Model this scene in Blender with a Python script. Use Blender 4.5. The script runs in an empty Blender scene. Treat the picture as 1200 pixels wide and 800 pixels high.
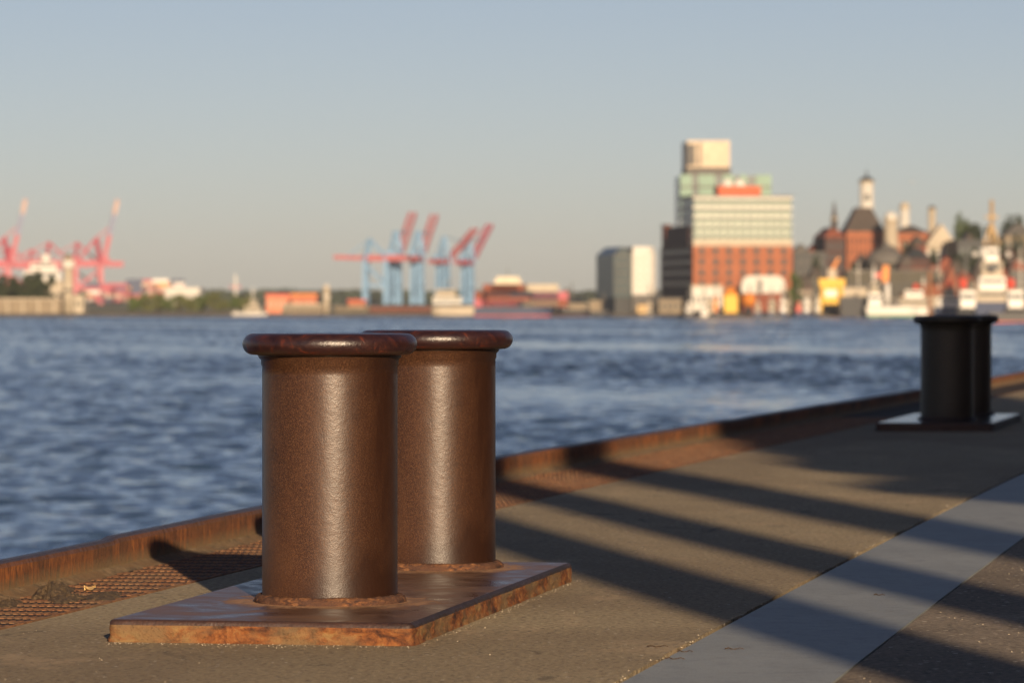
import bpy, bmesh, math, random
import numpy as np
from mathutils import Vector, Matrix, noise as mnoise


SKY_AIR, SKY_DUST, SKY_OZONE, SKY_STRENGTH = 0.6, 0.5, 1.0, 0.05
SUN_STRENGTH, SUN_COLOR = 5.0, (1.0, 0.755, 0.50)
EXPOSURE = 0.64
ASPH_TONES = [(0.245, 0.165, 0.098), (0.355, 0.25, 0.152), (0.43, 0.315, 0.20)]
GRAV_TONES = [(0.14, 0.112, 0.084), (0.22, 0.176, 0.133), (0.31, 0.255, 0.195)]
CONC = [(0.185, 0.20, 0.20), (0.275, 0.295, 0.295)]
SHAFT_COLS = [(0.020, 0.0085, 0.0052), (0.050, 0.0215, 0.0115), (0.030, 0.0105, 0.006), (0.135, 0.064, 0.030)]
WAVE, WATER_BUMP, WATER_COL = 0.68, 0.3, (0.026, 0.054, 0.104)
HAZE = 0.42e-4
HAZE_COL = (0.78, 0.86, 1.0, 1)
SKY_TINT = (1.07, 0.915, 0.90, 1)
R = math.radians
random.seed(7)
SC = bpy.context.scene
COL = SC.collection
F_PX = 5000.0            # focal length in pixels of a 1200 px wide picture
EYE = 0.9                # eye height above the quay paving
PITCH = math.atan(44 / F_PX)
WATER = -3.6

# ------------------------------------------------------------------ camera
cam_d = bpy.data.cameras.new('camera')
cam = bpy.data.objects.new('camera', cam_d)
COL.objects.link(cam)
cam.location = (0, 0, EYE)
cam.rotation_euler = (math.pi / 2 - PITCH, 0, 0)
cam_d.sensor_width = 36
cam_d.lens = F_PX / 1200 * 36
cam_d.clip_start = 0.1
cam_d.clip_end = 40000
cam_d.dof.use_dof = True
cam_d.dof.focus_distance = 12.2
cam_d.dof.aperture_fstop = 6.6
cam_d.dof.aperture_blades = 0
SC.camera = cam


def PX(px, y):
    """world X of picture column px at distance y"""
    return (px - 600) / F_PX * y


def PZ(py, y):
    """world height of picture row py at distance y"""
    return EYE - (py - 356) / F_PX * y


# ------------------------------------------------------------------ objects
def link(name, me, mats, parent=None, loc=(0, 0, 0), rz=0.0):
    o = bpy.data.objects.new(name, me)
    COL.objects.link(o)
    if mats is not None and not me.materials:
        for m in (mats if isinstance(mats, (list, tuple)) else [mats]):
            me.materials.append(m)
    o.location = loc
    o.rotation_euler = (0, 0, rz)
    if parent is not None:
        o.parent = parent
    return o


def tag(o, label=None, cat=None, group=None, kind=None):
    if label:
        o['label'] = label
    if cat:
        o['category'] = cat
    if group:
        o['group'] = group
    if kind:
        o['kind'] = kind
    return o


def thing(name, label, cat, loc, rz=0.0, group=None):
    o = bpy.data.objects.new(name, None)
    COL.objects.link(o)
    o.location = loc
    o.rotation_euler = (0, 0, rz)
    o.empty_display_size = 0.2
    return tag(o, label, cat, group)


def copy_tree(o, parent=None):
    c = o.copy()
    COL.objects.link(c)
    c.parent = parent
    for ch in [k for k in o.children]:
        copy_tree(ch, c)
    return c


class MB:
    """collects shapes, becomes one mesh"""

    def __init__(self):
        self.v, self.f, self.m = [], [], []

    def add(self, vs, fs, mi=0):
        b = len(self.v)
        self.v.extend(tuple(p) for p in vs)
        self.f.extend([tuple(b + i for i in q) for q in fs])
        self.m.extend([mi] * len(fs))
        return self

    def box(self, x0, x1, y0, y1, z0, z1, mi=0, rz=0.0):
        vs = [(x0, y0, z0), (x1, y0, z0), (x1, y1, z0), (x0, y1, z0), (x0, y0, z1), (x1, y0, z1), (x1, y1, z1), (x0, y1, z1)]
        if rz:
            c, s = math.cos(rz), math.sin(rz)
            vs = [(x * c - y * s, x * s + y * c, z) for x, y, z in vs]
        return self.add(vs, [(0, 3, 2, 1), (4, 5, 6, 7), (0, 1, 5, 4), (1, 2, 6, 5), (2, 3, 7, 6), (3, 0, 4, 7)], mi)

    def lathe(self, prof, n=32, cx=0, cy=0, mi=0):
        vs, fs = [], []
        for r, z in prof:
            for i in range(n):
                a = 2 * math.pi * i / n
                vs.append((cx + r * math.cos(a), cy + r * math.sin(a), z))
        for k in range(len(prof) - 1):
            for i in range(n):
                j = (i + 1) % n
                fs.append((k * n + i, k * n + j, (k + 1) * n + j, (k + 1) * n + i))
        fs.append(tuple(range(n - 1, -1, -1)))
        fs.append(tuple((len(prof) - 1) * n + i for i in range(n)))
        return self.add(vs, fs, mi)

    def bar(self, p0, p1, w, h=None, mi=0, n=4):
        p0, p1 = Vector(p0), Vector(p1)
        h = h or w
        d = (p1 - p0).normalized()
        a = d.cross(Vector((0, 0, 1)))
        if a.length < 1e-4:
            a = Vector((1, 0, 0))
        a.normalize()
        b = d.cross(a).normalized()
        vs, rot = [], (math.pi / 4 if n == 4 else 0)
        k = math.sqrt(2) / 2 if n == 4 else 0.5
        for p in (p0, p1):
            for i in range(n):
                t = 2 * math.pi * i / n + rot
                vs.append(p + a * (w * k * math.cos(t)) + b * (h * k * math.sin(t)))
        fs = [(i, (i + 1) % n, n + (i + 1) % n, n + i) for i in range(n)]
        fs += [tuple(range(n - 1, -1, -1)), tuple(range(n, 2 * n))]
        return self.add(vs, fs, mi)

    def prism(self, poly, z0, z1, mi=0, top=None):
        """poly in plan extruded upwards; top = optional poly of the upper face"""
        n = len(poly)
        top = top or poly
        vs = [(x, y, z0) for x, y in poly] + [(x, y, z1) for x, y in top]
        fs = [(i, (i + 1) % n, n + (i + 1) % n, n + i) for i in range(n)]
        fs += [tuple(range(n - 1, -1, -1)), tuple(range(n, 2 * n))]
        return self.add(vs, fs, mi)

    def extrude_xz(self, poly, y0, y1, mi=0):
        n = len(poly)
        vs = [(x, y0, z) for x, z in poly] + [(x, y1, z) for x, z in poly]
        fs = [(i, (i + 1) % n, n + (i + 1) % n, n + i) for i in range(n)]
        fs += [tuple(range(n - 1, -1, -1)), tuple(range(n, 2 * n))]
        return self.add(vs, fs, mi)

    def mesh(self, name, smooth=False):
        me = bpy.data.meshes.new(name)
        me.from_pydata(self.v, [], self.f)
        for p, i in zip(me.polygons, self.m):
            p.material_index = i
        bm = bmesh.new()
        bm.from_mesh(me)
        bmesh.ops.recalc_face_normals(bm, faces=bm.faces)
        bm.to_mesh(me)
        bm.free()
        if smooth:
            for p in me.polygons:
                p.use_smooth = len(p.vertices) < 8
        return me

    def build(self, name, mats, parent=None, loc=(0, 0, 0), rz=0.0, smooth=False):
        return link(name, self.mesh(name, smooth), mats, parent, loc, rz)


# ------------------------------------------------------------------ materials
class NT:
    def __init__(self, name):
        self.mat = bpy.data.materials.new(name)
        self.mat.use_nodes = True
        self.t = self.mat.node_tree
        self.t.nodes.clear()
        self.out = self.n('ShaderNodeOutputMaterial')
        self.co = self.n('ShaderNodeTexCoord')

    def n(self, typ, **kw):
        nd = self.t.nodes.new(typ)
        for k, v in kw.items():
            setattr(nd, k, v)
        return nd

    def l(self, a, b):
        self.t.links.new(a, b)

    def put(self, sock, v):
        if isinstance(v, bpy.types.NodeSocket):
            self.l(v, sock)
        else:
            sock.default_value = v

    def vec(self, scale=(1, 1, 1), src='Object'):
        m = self.n('ShaderNodeMapping')
        m.inputs['Scale'].default_value = scale
        self.l(self.co.outputs[src], m.inputs['Vector'])
        return m.outputs[0]

    def noise(self, scale, detail=4, rough=0.55, stretch=(1, 1, 1), dist=0.0, src='Object'):
        nd = self.n('ShaderNodeTexNoise')
        self.l(self.vec(stretch, src), nd.inputs['Vector'])
        nd.inputs['Scale'].default_value = scale
        nd.inputs['Detail'].default_value = detail
        nd.inputs['Roughness'].default_value = rough
        nd.inputs['Distortion'].default_value = dist
        return nd.outputs['Fac']

    def voro(self, scale, feature='F1', stretch=(1, 1, 1), out='Distance', src='Object', rnd=1.0):
        nd = self.n('ShaderNodeTexVoronoi', feature=feature)
        self.l(self.vec(stretch, src), nd.inputs['Vector'])
        nd.inputs['Scale'].default_value = scale
        nd.inputs['Randomness'].default_value = rnd
        return nd.outputs[out]

    def ramp(self, fac, stops, interp='LINEAR'):
        nd = self.n('ShaderNodeValToRGB')
        cr = nd.color_ramp
        cr.interpolation = interp
        while len(cr.elements) < len(stops):
            cr.elements.new(0.5)
        for e, (p, c) in zip(cr.elements, stops):
            e.position = p
            e.color = (c[0], c[1], c[2], 1) if isinstance(c, (tuple, list)) else (c, c, c, 1)
        self.l(fac, nd.inputs['Fac'])
        return nd.outputs['Color']

    def mix(self, fac, a, b, mode='MIX'):
        nd = self.n('ShaderNodeMix', data_type='RGBA', blend_type=mode)
        self.put(nd.inputs[0], fac)
        for s, v in ((nd.inputs[6], a), (nd.inputs[7], b)):
            self.put(s, (v[0], v[1], v[2], 1) if isinstance(v, (tuple, list)) else v)
        return nd.outputs[2]

    def math(self, op, a, b=0.0, clamp=False):
        nd = self.n('ShaderNodeMath', operation=op, use_clamp=clamp)
        self.put(nd.inputs[0], a)
        self.put(nd.inputs[1], b)
        return nd.outputs[0]

    def bump(self, h, strength, dist, base=None):
        nd = self.n('ShaderNodeBump')
        nd.inputs['Strength'].default_value = strength
        nd.inputs['Distance'].default_value = dist
        self.l(h, nd.inputs['Height'])
        if base is not None:
            self.l(base, nd.inputs['Normal'])
        return nd.outputs[0]

    def pbr(self, col, rough=0.5, metal=0.0, normal=None, spec=0.5, **kw):
        p = self.n('ShaderNodeBsdfPrincipled')
        self.put(p.inputs['Base Color'], (col[0], col[1], col[2], 1) if isinstance(col, (tuple, list)) else col)
        self.put(p.inputs['Roughness'], rough)
        self.put(p.inputs['Metallic'], metal)
        self.put(p.inputs['Specular IOR Level'], spec)
        if normal is not None:
            self.l(normal, p.inputs['Normal'])
        for k, v in kw.items():
            self.put(p.inputs[k], v)
        self.l(p.outputs[0], self.out.inputs['Surface'])
        return self.mat


_paints = {}


def paint(name, col, rough=0.5, var=0.18, scale=0.35, spec=0.4, metal=0.0):
    """weathered plain finish: the colour varies a little in large and small patches"""
    if name in _paints:
        return _paints[name]
    m = NT(name)
    a = m.noise(scale, 5, 0.6)
    lo = tuple(c * (1 - var) for c in col)
    hi = tuple(min(1, c * (1 + var)) for c in col)
    c = m.ramp(a, [(0.3, lo), (0.7, hi)])
    _paints[name] = m.pbr(c, rough, metal, spec=spec)
    return _paints[name]
# ------------------------------------------------------------------ light
SUN_EL, SUN_AZ = 14.3, 10.2          # sun low behind the camera, a little to the right
world = bpy.data.worlds.new('World')
SC.world = world
world.use_nodes = True
wt = world.node_tree
bg = wt.nodes['Background']
sky = wt.nodes.new('ShaderNodeTexSky')
sky.sky_type = 'NISHITA'
sky.sun_disc = False
sky.sun_elevation = R(SUN_EL)
sky.sun_rotation = R(180 - SUN_AZ)
sky.altitude = 0
sky.air_density = SKY_AIR
sky.dust_density = SKY_DUST
sky.ozone_density = SKY_OZONE
wb = wt.nodes.new('ShaderNodeMix')                      # white balance of the daylight
wb.data_type = 'RGBA'
wb.blend_type = 'MULTIPLY'
wb.inputs[0].default_value = 1
wb.inputs[7].default_value = SKY_TINT
wt.links.new(sky.outputs[0], wb.inputs[6])
wt.links.new(wb.outputs[2], bg.inputs[0])
bg.inputs[1].default_value = SKY_STRENGTH

sun_d = bpy.data.lights.new('sun', 'SUN')
sun_d.energy = SUN_STRENGTH
sun_d.angle = R(0.53)
sun_d.color = SUN_COLOR
sun = bpy.data.objects.new('sun', sun_d)
COL.objects.link(sun)
d = Vector((-math.sin(R(SUN_AZ)) * math.cos(R(SUN_EL)), math.cos(R(SUN_AZ)) * math.cos(R(SUN_EL)), -math.sin(R(SUN_EL))))
sun.rotation_euler = d.to_track_quat('-Z', 'Y').to_euler()
sun.location = (10, -40, 30)

vs = SC.view_settings
vs.view_transform = 'Standard'
vs.look = 'None'
vs.exposure = EXPOSURE
vs.gamma = 1
vs.use_curve_mapping = False
SC.cycles.use_denoising = True
SC.cycles.max_bounces = 6
SC.cycles.volume_bounces = 0
SC.cycles.use_adaptive_sampling = True

# ------------------------------------------------------------------ the quay line: a gentle curve in plan
def Q(y):
    if y < 8:
        return 0.175 * 8 + 0.00065 * 64 + (0.175 + 0.0013 * 8) * (y - 8)
    if y <= 30:
        return 0.175 * y + 0.00065 * y * y
    return 5.835 + 0.214 * (y - 30)


def kerb_off(y):
    return float(np.interp(y, [13, 16, 22, 24, 26, 36, 50], [-3.98, -4.03, -4.20, -4.165, -4.165, -4.14, -4.115]))


GRATE, SEAM, STRIP = -3.57, -1.58, -1.08
YS = list(np.concatenate([np.arange(-30, 8, 2.0), np.arange(8, 34, 0.25), np.arange(34, 60, 1.0), np.arange(60, 171, 10.0)]))


def ribbon(fa, fb, z, ys=YS, thick=0.0):
    m = MB()
    n = len(ys)
    vs_ = []
    for y in ys:
        vs_ += [(Q(y) + fa(y), y, z), (Q(y) + fb(y), y, z)]
    fs_ = [(2 * i, 2 * i + 1, 2 * i + 3, 2 * i + 2) for i in range(n - 1)]
    m.add(vs_, fs_)
    if thick:
        for k in (0, 1):
            wv = []
            for i in range(n):
                x, y, _ = vs_[2 * i + k]
                wv += [(x, y, z), (x, y, z - thick)]
            m.add(wv, [(2 * i, 2 * i + 2, 2 * i + 3, 2 * i + 1) for i in range(n - 1)])
    return m


# ------------------------------------------------------------------ paving materials
def asphalt_mat(name, tones, stone_scale, stone_amt, bump_d, rough):
    m = NT(name)
    big = m.noise(0.9, 6, 0.62)
    mid = m.noise(26, 5, 0.65)
    fine = m.noise(52, 4, 0.75)
    base = m.ramp(big, [(0.3, tones[0]), (0.7, tones[1])])
    base = m.mix(0.55, base, m.ramp(mid, [(0.3, tones[0]), (0.72, tones[2])]))
    base = m.mix(0.62, base, m.ramp(fine, [(0.3, tuple(c * 0.2 for c in tones[0])), (0.72, tuple(min(0.6, c * 1.7) for c in tones[2]))]))
    wide = m.noise(0.33, 5, 0.6, (1, 0.6, 1), 0.8)
    base = m.mix(m.ramp(wide, [(0.42, 0.0), (0.6, 0.5)]), base, tuple(c * 0.55 for c in tones[0]))
    spots = m.noise(3.4, 6, 0.7, (1, 0.45, 1), 1.2)
    base = m.mix(m.ramp(spots, [(0.60, 0.0), (0.68, 0.55)]), base, (0.045, 0.036, 0.027))
    pale = m.noise(2.1, 5, 0.7, (1, 0.5, 1), 0.6)
    base = m.mix(m.ramp(pale, [(0.55, 0.0), (0.72, 0.4)]), base, tuple(min(0.6, c * 1.35) for c in tones[2]))
    # stones: every cell its own grey, only some are light
    cell = m.voro(stone_scale, out='Color')
    dist = m.voro(stone_scale)
    sep = m.n('ShaderNodeSeparateColor')
    m.l(cell, sep.inputs[0])
    pick = m.math('GREATER_THAN', sep.outputs[0], 1 - stone_amt)
    core = m.math('LESS_THAN', dist, 0.32)
    stone = m.ramp(sep.outputs[1], [(0.0, (0.16, 0.12, 0.08)), (0.6, (0.34, 0.29, 0.22)), (1.0, (0.62, 0.57, 0.48))])
    base = m.mix(m.math('MULTIPLY', pick, core), base, stone)
    # tar-dark spots
    dark = m.math('LESS_THAN', sep.outputs[2], 0.07)
    base = m.mix(m.math('MULTIPLY', m.math('MULTIPLY', dark, core), 0.6), base, (0.02, 0.017, 0.014))
    h = m.math('ADD', m.math('MULTIPLY', fine, 0.6), m.math('MULTIPLY', m.math('MULTIPLY', pick, core), 0.7))
    nrm = m.bump(h, 0.9, bump_d, m.bump(mid, 0.7, 0.02))
    return m.pbr(base, rough, normal=nrm, spec=0.35)


M_ASPHALT = asphalt_mat('worn_brown_asphalt', ASPH_TONES, 60, 0.10, 0.012, 0.82)
M_GRAVEL = asphalt_mat('coarse_asphalt', GRAV_TONES, 40, 0.32, 0.02, 0.85)

m = NT('smooth_concrete')
a = m.noise(1.3, 6, 0.6)
b = m.noise(26, 5, 0.65)
c = m.mix(0.4, m.ramp(a, [(0.3, CONC[0]), (0.7, CONC[1])]), m.ramp(b, [(0.3, CONC[0]), (0.7, CONC[1])]))
st = m.noise(4, 7, 0.72, (1, 0.3, 1), 0.2)
trk = m.noise(2.2, 6, 0.7, (3.0, 0.12, 1), 0.5)
c = m.mix(m.ramp(trk, [(0.54, 0.0), (0.72, 0.16)]), c, (0.12, 0.115, 0.105))
c = m.mix(m.ramp(st, [(0.56, 0.0), (0.72, 0.22)]), c, (0.12, 0.11, 0.095))
dul = m.noise(11, 7, 0.72)
c = m.mix(m.ramp(dul, [(0.5, 0.0), (0.66, 0.35)]), c, (0.11, 0.11, 0.105))
sp = m.noise(240, 2, 0.6)
c = m.mix(m.ramp(sp, [(0.56, 0.0), (0.66, 0.6)]), c, (0.06, 0.056, 0.052))
M_CONC = m.pbr(c, m.ramp(b, [(0.3, 0.5), (0.7, 0.68)]), normal=m.bump(m.math('ADD', b, m.math('MULTIPLY', sp, 0.4)), 0.4, 0.004), spec=0.5)

M_SEAM = paint('dark_joint_filler', (0.03, 0.024, 0.02), 0.9, 0.4, 9)

# ------------------------------------------------------------------ rusty steel
def rust_mat(name, cols, streak=(1, 1, 1), scale=14, bumpd=0.006, rough=(0.75, 0.95), grit=90):
    m = NT(name)
    a = m.noise(scale, 8, 0.68, streak, 0.5)
    b = m.noise(scale * 0.28, 6, 0.6, streak, 0.3)
    g = m.noise(grit, 4, 0.7)
    c = m.ramp(a, [(0.36, cols[0]), (0.45, cols[1]), (0.535, cols[2]), (0.64, cols[3])])
    c = m.mix(m.ramp(b, [(0.46, 0.0), (0.58, 0.8)]), c, cols[4])
    c = m.mix(m.ramp(g, [(0.55, 0.0), (0.72, 0.55)]), c, cols[0])
    h = m.math('ADD', a, m.math('MULTIPLY', g, 0.5))
    return m.pbr(c, m.ramp(a, [(0.3, rough[0]), (0.7, rough[1])]), normal=m.bump(h, 0.8, bumpd), spec=0.3)


M_CRUST = rust_mat('flaking_rust_crust', [(0.025, 0.011, 0.008), (0.10, 0.035, 0.014), (0.20, 0.072, 0.022), (0.24, 0.14, 0.055), (0.15, 0.10, 0.05)], (1, 1, 1.8), 12, 0.012)
M_WELD = rust_mat('rusty_weld', [(0.025, 0.014, 0.013), (0.055, 0.026, 0.018), (0.13, 0.055, 0.024), (0.24, 0.115, 0.05), (0.07, 0.034, 0.022)], (1, 1, 2.5), 34)
M_GRATE = rust_mat('rusty_grating_steel', [(0.07, 0.032, 0.02), (0.17, 0.075, 0.035), (0.27, 0.125, 0.055), (0.32, 0.18, 0.09), (0.20, 0.12, 0.065)], (1, 1, 1), 22)
M_GRATE_BED = rust_mat('dirt_in_grating', [(0.010, 0.007, 0.006), (0.02, 0.012, 0.009), (0.034, 0.02, 0.012), (0.06, 0.035, 0.02), (0.03, 0.02, 0.013)], (1, 1, 1), 30)

# edge beam: streaked rust on the face with pale dirt along its foot, dark worn paint on the top
m = NT('edge_beam_rust')
a = m.noise(34, 8, 0.74, (1, 1, 0.34), 0.8)
b = m.noise(2.2, 5, 0.6, (1, 1, 0.4))
g = m.noise(80, 4, 0.7)
c = m.ramp(a, [(0.33, (0.03, 0.012, 0.008)), (0.46, (0.13, 0.045, 0.015)), (0.58, (0.30, 0.10, 0.024)), (0.75, (0.34, 0.155, 0.045))])
c = m.mix(m.ramp(b, [(0.42, 0.0), (0.6, 0.75)]), c, m.ramp(g, [(0.35, (0.035, 0.016, 0.010)), (0.65, (0.12, 0.055, 0.024))]))
sx = m.n('ShaderNodeSeparateXYZ')
m.l(m.co.outputs['Object'], sx.inputs[0])
foot = m.math('SUBTRACT', 1.0, m.math('MULTIPLY', m.math('ADD', sx.outputs[2], m.math('MULTIPLY', m.math('SUBTRACT', a, 0.5), 0.06)), 17.0), True)
c = m.mix(m.math('MULTIPLY', foot, 0.9, True), c, m.ramp(g, [(0.3, (0.13, 0.10, 0.05)), (0.7, (0.25, 0.19, 0.10))]))
geo = m.n('ShaderNodeNewGeometry')
nz = m.n('ShaderNodeSeparateXYZ')
m.l(geo.outputs['True Normal'], nz.inputs[0])
top = m.ramp(m.math('ADD', nz.outputs[2], m.math('MULTIPLY', m.math('SUBTRACT', a, 0.5), 0.5)), [(0.35, 0.0), (0.5, 1.0)])
c = m.mix(top, c, m.ramp(a, [(0.35, (0.022, 0.017, 0.02)), (0.72, (0.075, 0.045, 0.032))]))
M_EDGE = m.pbr(c, m.mix(top, (0.85,) * 3, (0.42,) * 3), normal=m.bump(m.math('ADD', a, m.math('MULTIPLY', g, 0.4)), 0.7, 0.005), spec=0.4)

# painted bollard steel: brown, finely grained, satin
def shaft_mat(name, cols, rough, grain=(170, 0.55, 0.0035), coat=0.0):
    m = NT(name)
    big = m.noise(3.2, 6, 0.62, (1, 1, 0.5), 0.4)
    mid = m.noise(22, 6, 0.7)
    gr = m.noise(grain[0], 4, 0.72)
    vor = m.voro(grain[0] * 0.9)
    c = m.ramp(big, [(0.3, cols[0]), (0.68, cols[1])])
    c = m.mix(m.ramp(mid, [(0.45, 0.0), (0.7, 0.55)]), c, cols[2])
    gr2 = m.noise(grain[0] * 1.1, 3, 0.8)
    c = m.mix(m.ramp(gr2, [(0.46, 0.0), (0.64, 0.62)]), c, cols[3])
    c = m.mix(m.ramp(vor, [(0.05, 0.45), (0.25, 0.0)]), c, (0.02, 0.011, 0.008))
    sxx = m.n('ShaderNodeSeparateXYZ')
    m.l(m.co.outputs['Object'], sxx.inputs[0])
    lit_side_wear = m.math('ADD', m.math('MULTIPLY', sxx.outputs[0], -3.2), m.math('MULTIPLY', m.math('SUBTRACT', big, 0.5), 3.0))  # left side painted lighter as if lit, broken up by random wear
    c = m.mix(m.ramp(lit_side_wear, [(0.05, 0.0), (0.8, 0.42)]), c, m.ramp(gr, [(0.35, cols[1]), (0.68, cols[3])]))
    # right side's shade painted darker and redder; ragged dirt band above the foot
    shade_side_grime = m.math('ADD', m.math('MULTIPLY', sxx.outputs[0], 3.4), m.math('MULTIPLY', m.math('SUBTRACT', big, 0.5), 2.6))
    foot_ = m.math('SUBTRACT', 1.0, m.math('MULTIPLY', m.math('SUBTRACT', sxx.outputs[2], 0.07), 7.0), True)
    shade_side_grime = m.math('ADD', shade_side_grime, m.math('MULTIPLY', foot_, 0.5))
    c = m.mix(m.ramp(shade_side_grime, [(0.05, 0.0), (0.7, 0.85)]), c, tuple(q * 0.5 for q in cols[2]))
    rub = m.noise(9, 6, 0.7, (1, 1, 2.2), 0.6)
    c = m.mix(m.ramp(rub, [(0.54, 0.0), (0.68, 0.35)]), c, cols[0])
    h = m.math('ADD', gr, m.math('MULTIPLY', vor, 0.6))
    nrm = m.bump(h, grain[1], grain[2], m.bump(mid, 0.25, 0.004))
    r = m.ramp(big, [(0.3, rough[0]), (0.7, rough[1])])
    return m.pbr(c, r, normal=nrm, spec=0.5, **{'Coat Weight': coat, 'Coat Roughness': 0.2})


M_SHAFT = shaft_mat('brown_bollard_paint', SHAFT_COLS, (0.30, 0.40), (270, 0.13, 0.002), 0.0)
M_SHAFT_DARK = shaft_mat('shaded_bollard_paint', [(0.018, 0.019, 0.016), (0.03, 0.03, 0.024), (0.04, 0.03, 0.02), (0.075, 0.05, 0.03)], (0.42, 0.55))  # far bollard's copy, shade put into darker colours

m = NT('dark_worn_rim_paint')
a = m.noise(16, 7, 0.7, (1, 1, 1), 0.8)
g = m.noise(150, 3, 0.7)
c = m.ramp(a, [(0.38, (0.014, 0.006, 0.008)), (0.54, (0.028, 0.010, 0.009)), (0.64, (0.085, 0.019, 0.009)), (0.75, (0.045, 0.018, 0.010))])
sx = m.n('ShaderNodeSeparateXYZ')
m.l(m.co.outputs['Object'], sx.inputs[0])
# the lower half of the roll is rubbed down to the same brown as the post
rub = m.ramp(m.math('ADD', m.math('MULTIPLY', m.math('SUBTRACT', sx.outputs[2], 0.748), 14.0), m.math('MULTIPLY', a, 0.9)), [(0.45, 1.0), (0.75, 0.0)])
c = m.mix(m.math('MULTIPLY', rub, 0.6), c, m.ramp(g, [(0.35, (0.03, 0.016, 0.010)), (0.65, (0.11, 0.055, 0.027))]))
M_RIM = m.pbr(c, m.ramp(a, [(0.3, 0.26), (0.7, 0.42)]), normal=m.bump(m.math('ADD', g, a), 0.35, 0.003), spec=0.55)

# base plate top: dark worn steel, polished by wear, dusted with rust round the posts
m = NT('worn_plate_top')
a = m.noise(5, 7, 0.66, (1, 1, 1), 0.7)
g = m.noise(110, 4, 0.7)
s = m.noise(16, 6, 0.7, (1, 0.5, 1), 0.5)
c = m.ramp(a, [(0.36, (0.045, 0.022, 0.014)), (0.52, (0.10, 0.052, 0.03)), (0.66, (0.17, 0.082, 0.038))])
c = m.mix(m.ramp(g, [(0.5, 0.0), (0.7, 0.45)]), c, (0.15, 0.08, 0.045))
near = None
for py_ in (0.79, 2.384):
    mp = m.n('ShaderNodeVectorMath', operation='DISTANCE')
    m.l(m.co.outputs['Object'], mp.inputs[0])
    mp.inputs[1].default_value = (-0.395, py_, 0.06)
    dd = m.math('SUBTRACT', 1.0, m.math('MULTIPLY', m.math('SUBTRACT', mp.outputs['Value'], 0.19), 4.6), True)
    near = dd if near is None else m.math('MAXIMUM', near, dd)
dust = m.ramp(m.math('ADD', m.math('MULTIPLY', near, 0.75), m.math('MULTIPLY', m.math('SUBTRACT', s, 0.45), 1.5)), [(0.36, 0.0), (0.66, 1.0)])
c = m.mix(m.math('MULTIPLY', dust, 0.9), c, m.ramp(g, [(0.3, (0.26, 0.12, 0.05)), (0.7, (0.42, 0.24, 0.12))]))
rr = m.mix(dust, m.ramp(a, [(0.38, 0.27), (0.62, 0.52)]), (0.8,) * 3)
M_PLATE = m.pbr(c, rr, normal=m.bump(m.math('ADD', g, m.math('MULTIPLY', s, 0.8)), 0.3, 0.003), spec=0.5)

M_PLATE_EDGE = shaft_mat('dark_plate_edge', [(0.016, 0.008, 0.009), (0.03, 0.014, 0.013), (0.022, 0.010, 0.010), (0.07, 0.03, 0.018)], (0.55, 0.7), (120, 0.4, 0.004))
M_PLATE_DARK = shaft_mat('shaded_plate_top', [(0.02, 0.019, 0.019), (0.035, 0.032, 0.030), (0.03, 0.026, 0.022), (0.05, 0.04, 0.033)], (0.12, 0.24), (120, 0.12, 0.003))  # plate top of the far bollard, darkened in colour for its shade

# ------------------------------------------------------------------ ground sheets
o = tag(MB().add([(Q(y) + (kerb_off(y) - 0.05 if k == 0 else 120), y, -0.03) for y in YS for k in (0, 1)],
                 [(2 * i, 2 * i + 1, 2 * i + 3, 2 * i + 2) for i in range(len(YS) - 1)]).build('ground', M_SEAM), kind='structure')


def ragged(base, amp, seed):
    return lambda y: base + amp * mnoise.noise(Vector((y * 2.3, seed, 0))) + amp * 0.6 * mnoise.noise(Vector((y * 7.7, seed + 5, 0)))


tag(ribbon(lambda y: GRATE + 0.006, ragged(SEAM - 0.020, 0.012, 3.0), 0.0, [y for y in YS if y < 8] + list(np.arange(8, 34, 0.06)) + [y for y in YS if y >= 34], 0.028).build('pavement', M_ASPHALT), kind='structure')
tag(ribbon(lambda y: SEAM, lambda y: STRIP, 0.001, YS, 0.028).build('path', M_CONC), kind='structure')
tag(ribbon(ragged(STRIP + 0.006, 0.003, 9.0), lambda y: 120.0, 0.0, YS, 0.028).build('pavement', M_GRAVEL), kind='structure')
# quay wall under the edge
tag(ribbon(lambda y: kerb_off(y) - 0.06, lambda y: kerb_off(y) - 0.03, -0.034, YS, 5.2).build('quay_wall', M_EDGE), 'rusty sheet piling of the quay dropping to the water', 'wall')

# ------------------------------------------------------------------ steel edge beam
beam = MB()
prof = [(0.0, -0.028), (0.0, 0.088), (-0.006, 0.101), (-0.016, 0.109), (-0.042, 0.109), (-0.052, 0.102), (-0.056, 0.085), (-0.056, -0.03)]
yb = [y for y in YS if y < 8] + list(np.arange(8, 34, 0.1)) + [y for y in YS if y >= 34]
hv = []
for y in yb:
    sec = math.floor((y + 0.55) / 5.0)                 # welded lengths, each set a few millimetres differently
    random.seed(sec + 100)
    dz, dx = random.uniform(-0.004, 0.004), random.uniform(-0.005, 0.005)
    dent = 0.004 * mnoise.noise(Vector((y * 1.1, 2.0, 0)))
    bulge = 0.006 * float(np.interp(y, [18, 21, 24, 27], [0, 1, 1, 0]))
    for px_, pz_ in prof:
        up = max(0.0, pz_) / 0.108
        hv.append((Q(y) + kerb_off(y) + px_ + (dx + dent) * up, y, pz_ + (dz + dent + bulge) * up))
n = len(prof)
fs = []
for i in range(len(yb) - 1):
    for k in range(n - 1):
        fs.append((i * n + k, i * n + k + 1, (i + 1) * n + k + 1, (i + 1) * n + k))
fs += [tuple(range(n)), tuple((len(yb) - 1) * n + k for k in range(n))]
beam.add(hv, fs)
tag(beam.build('edge_beam', M_EDGE), 'low rusty steel edge beam running along the quay above the water', 'edge beam')

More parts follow.
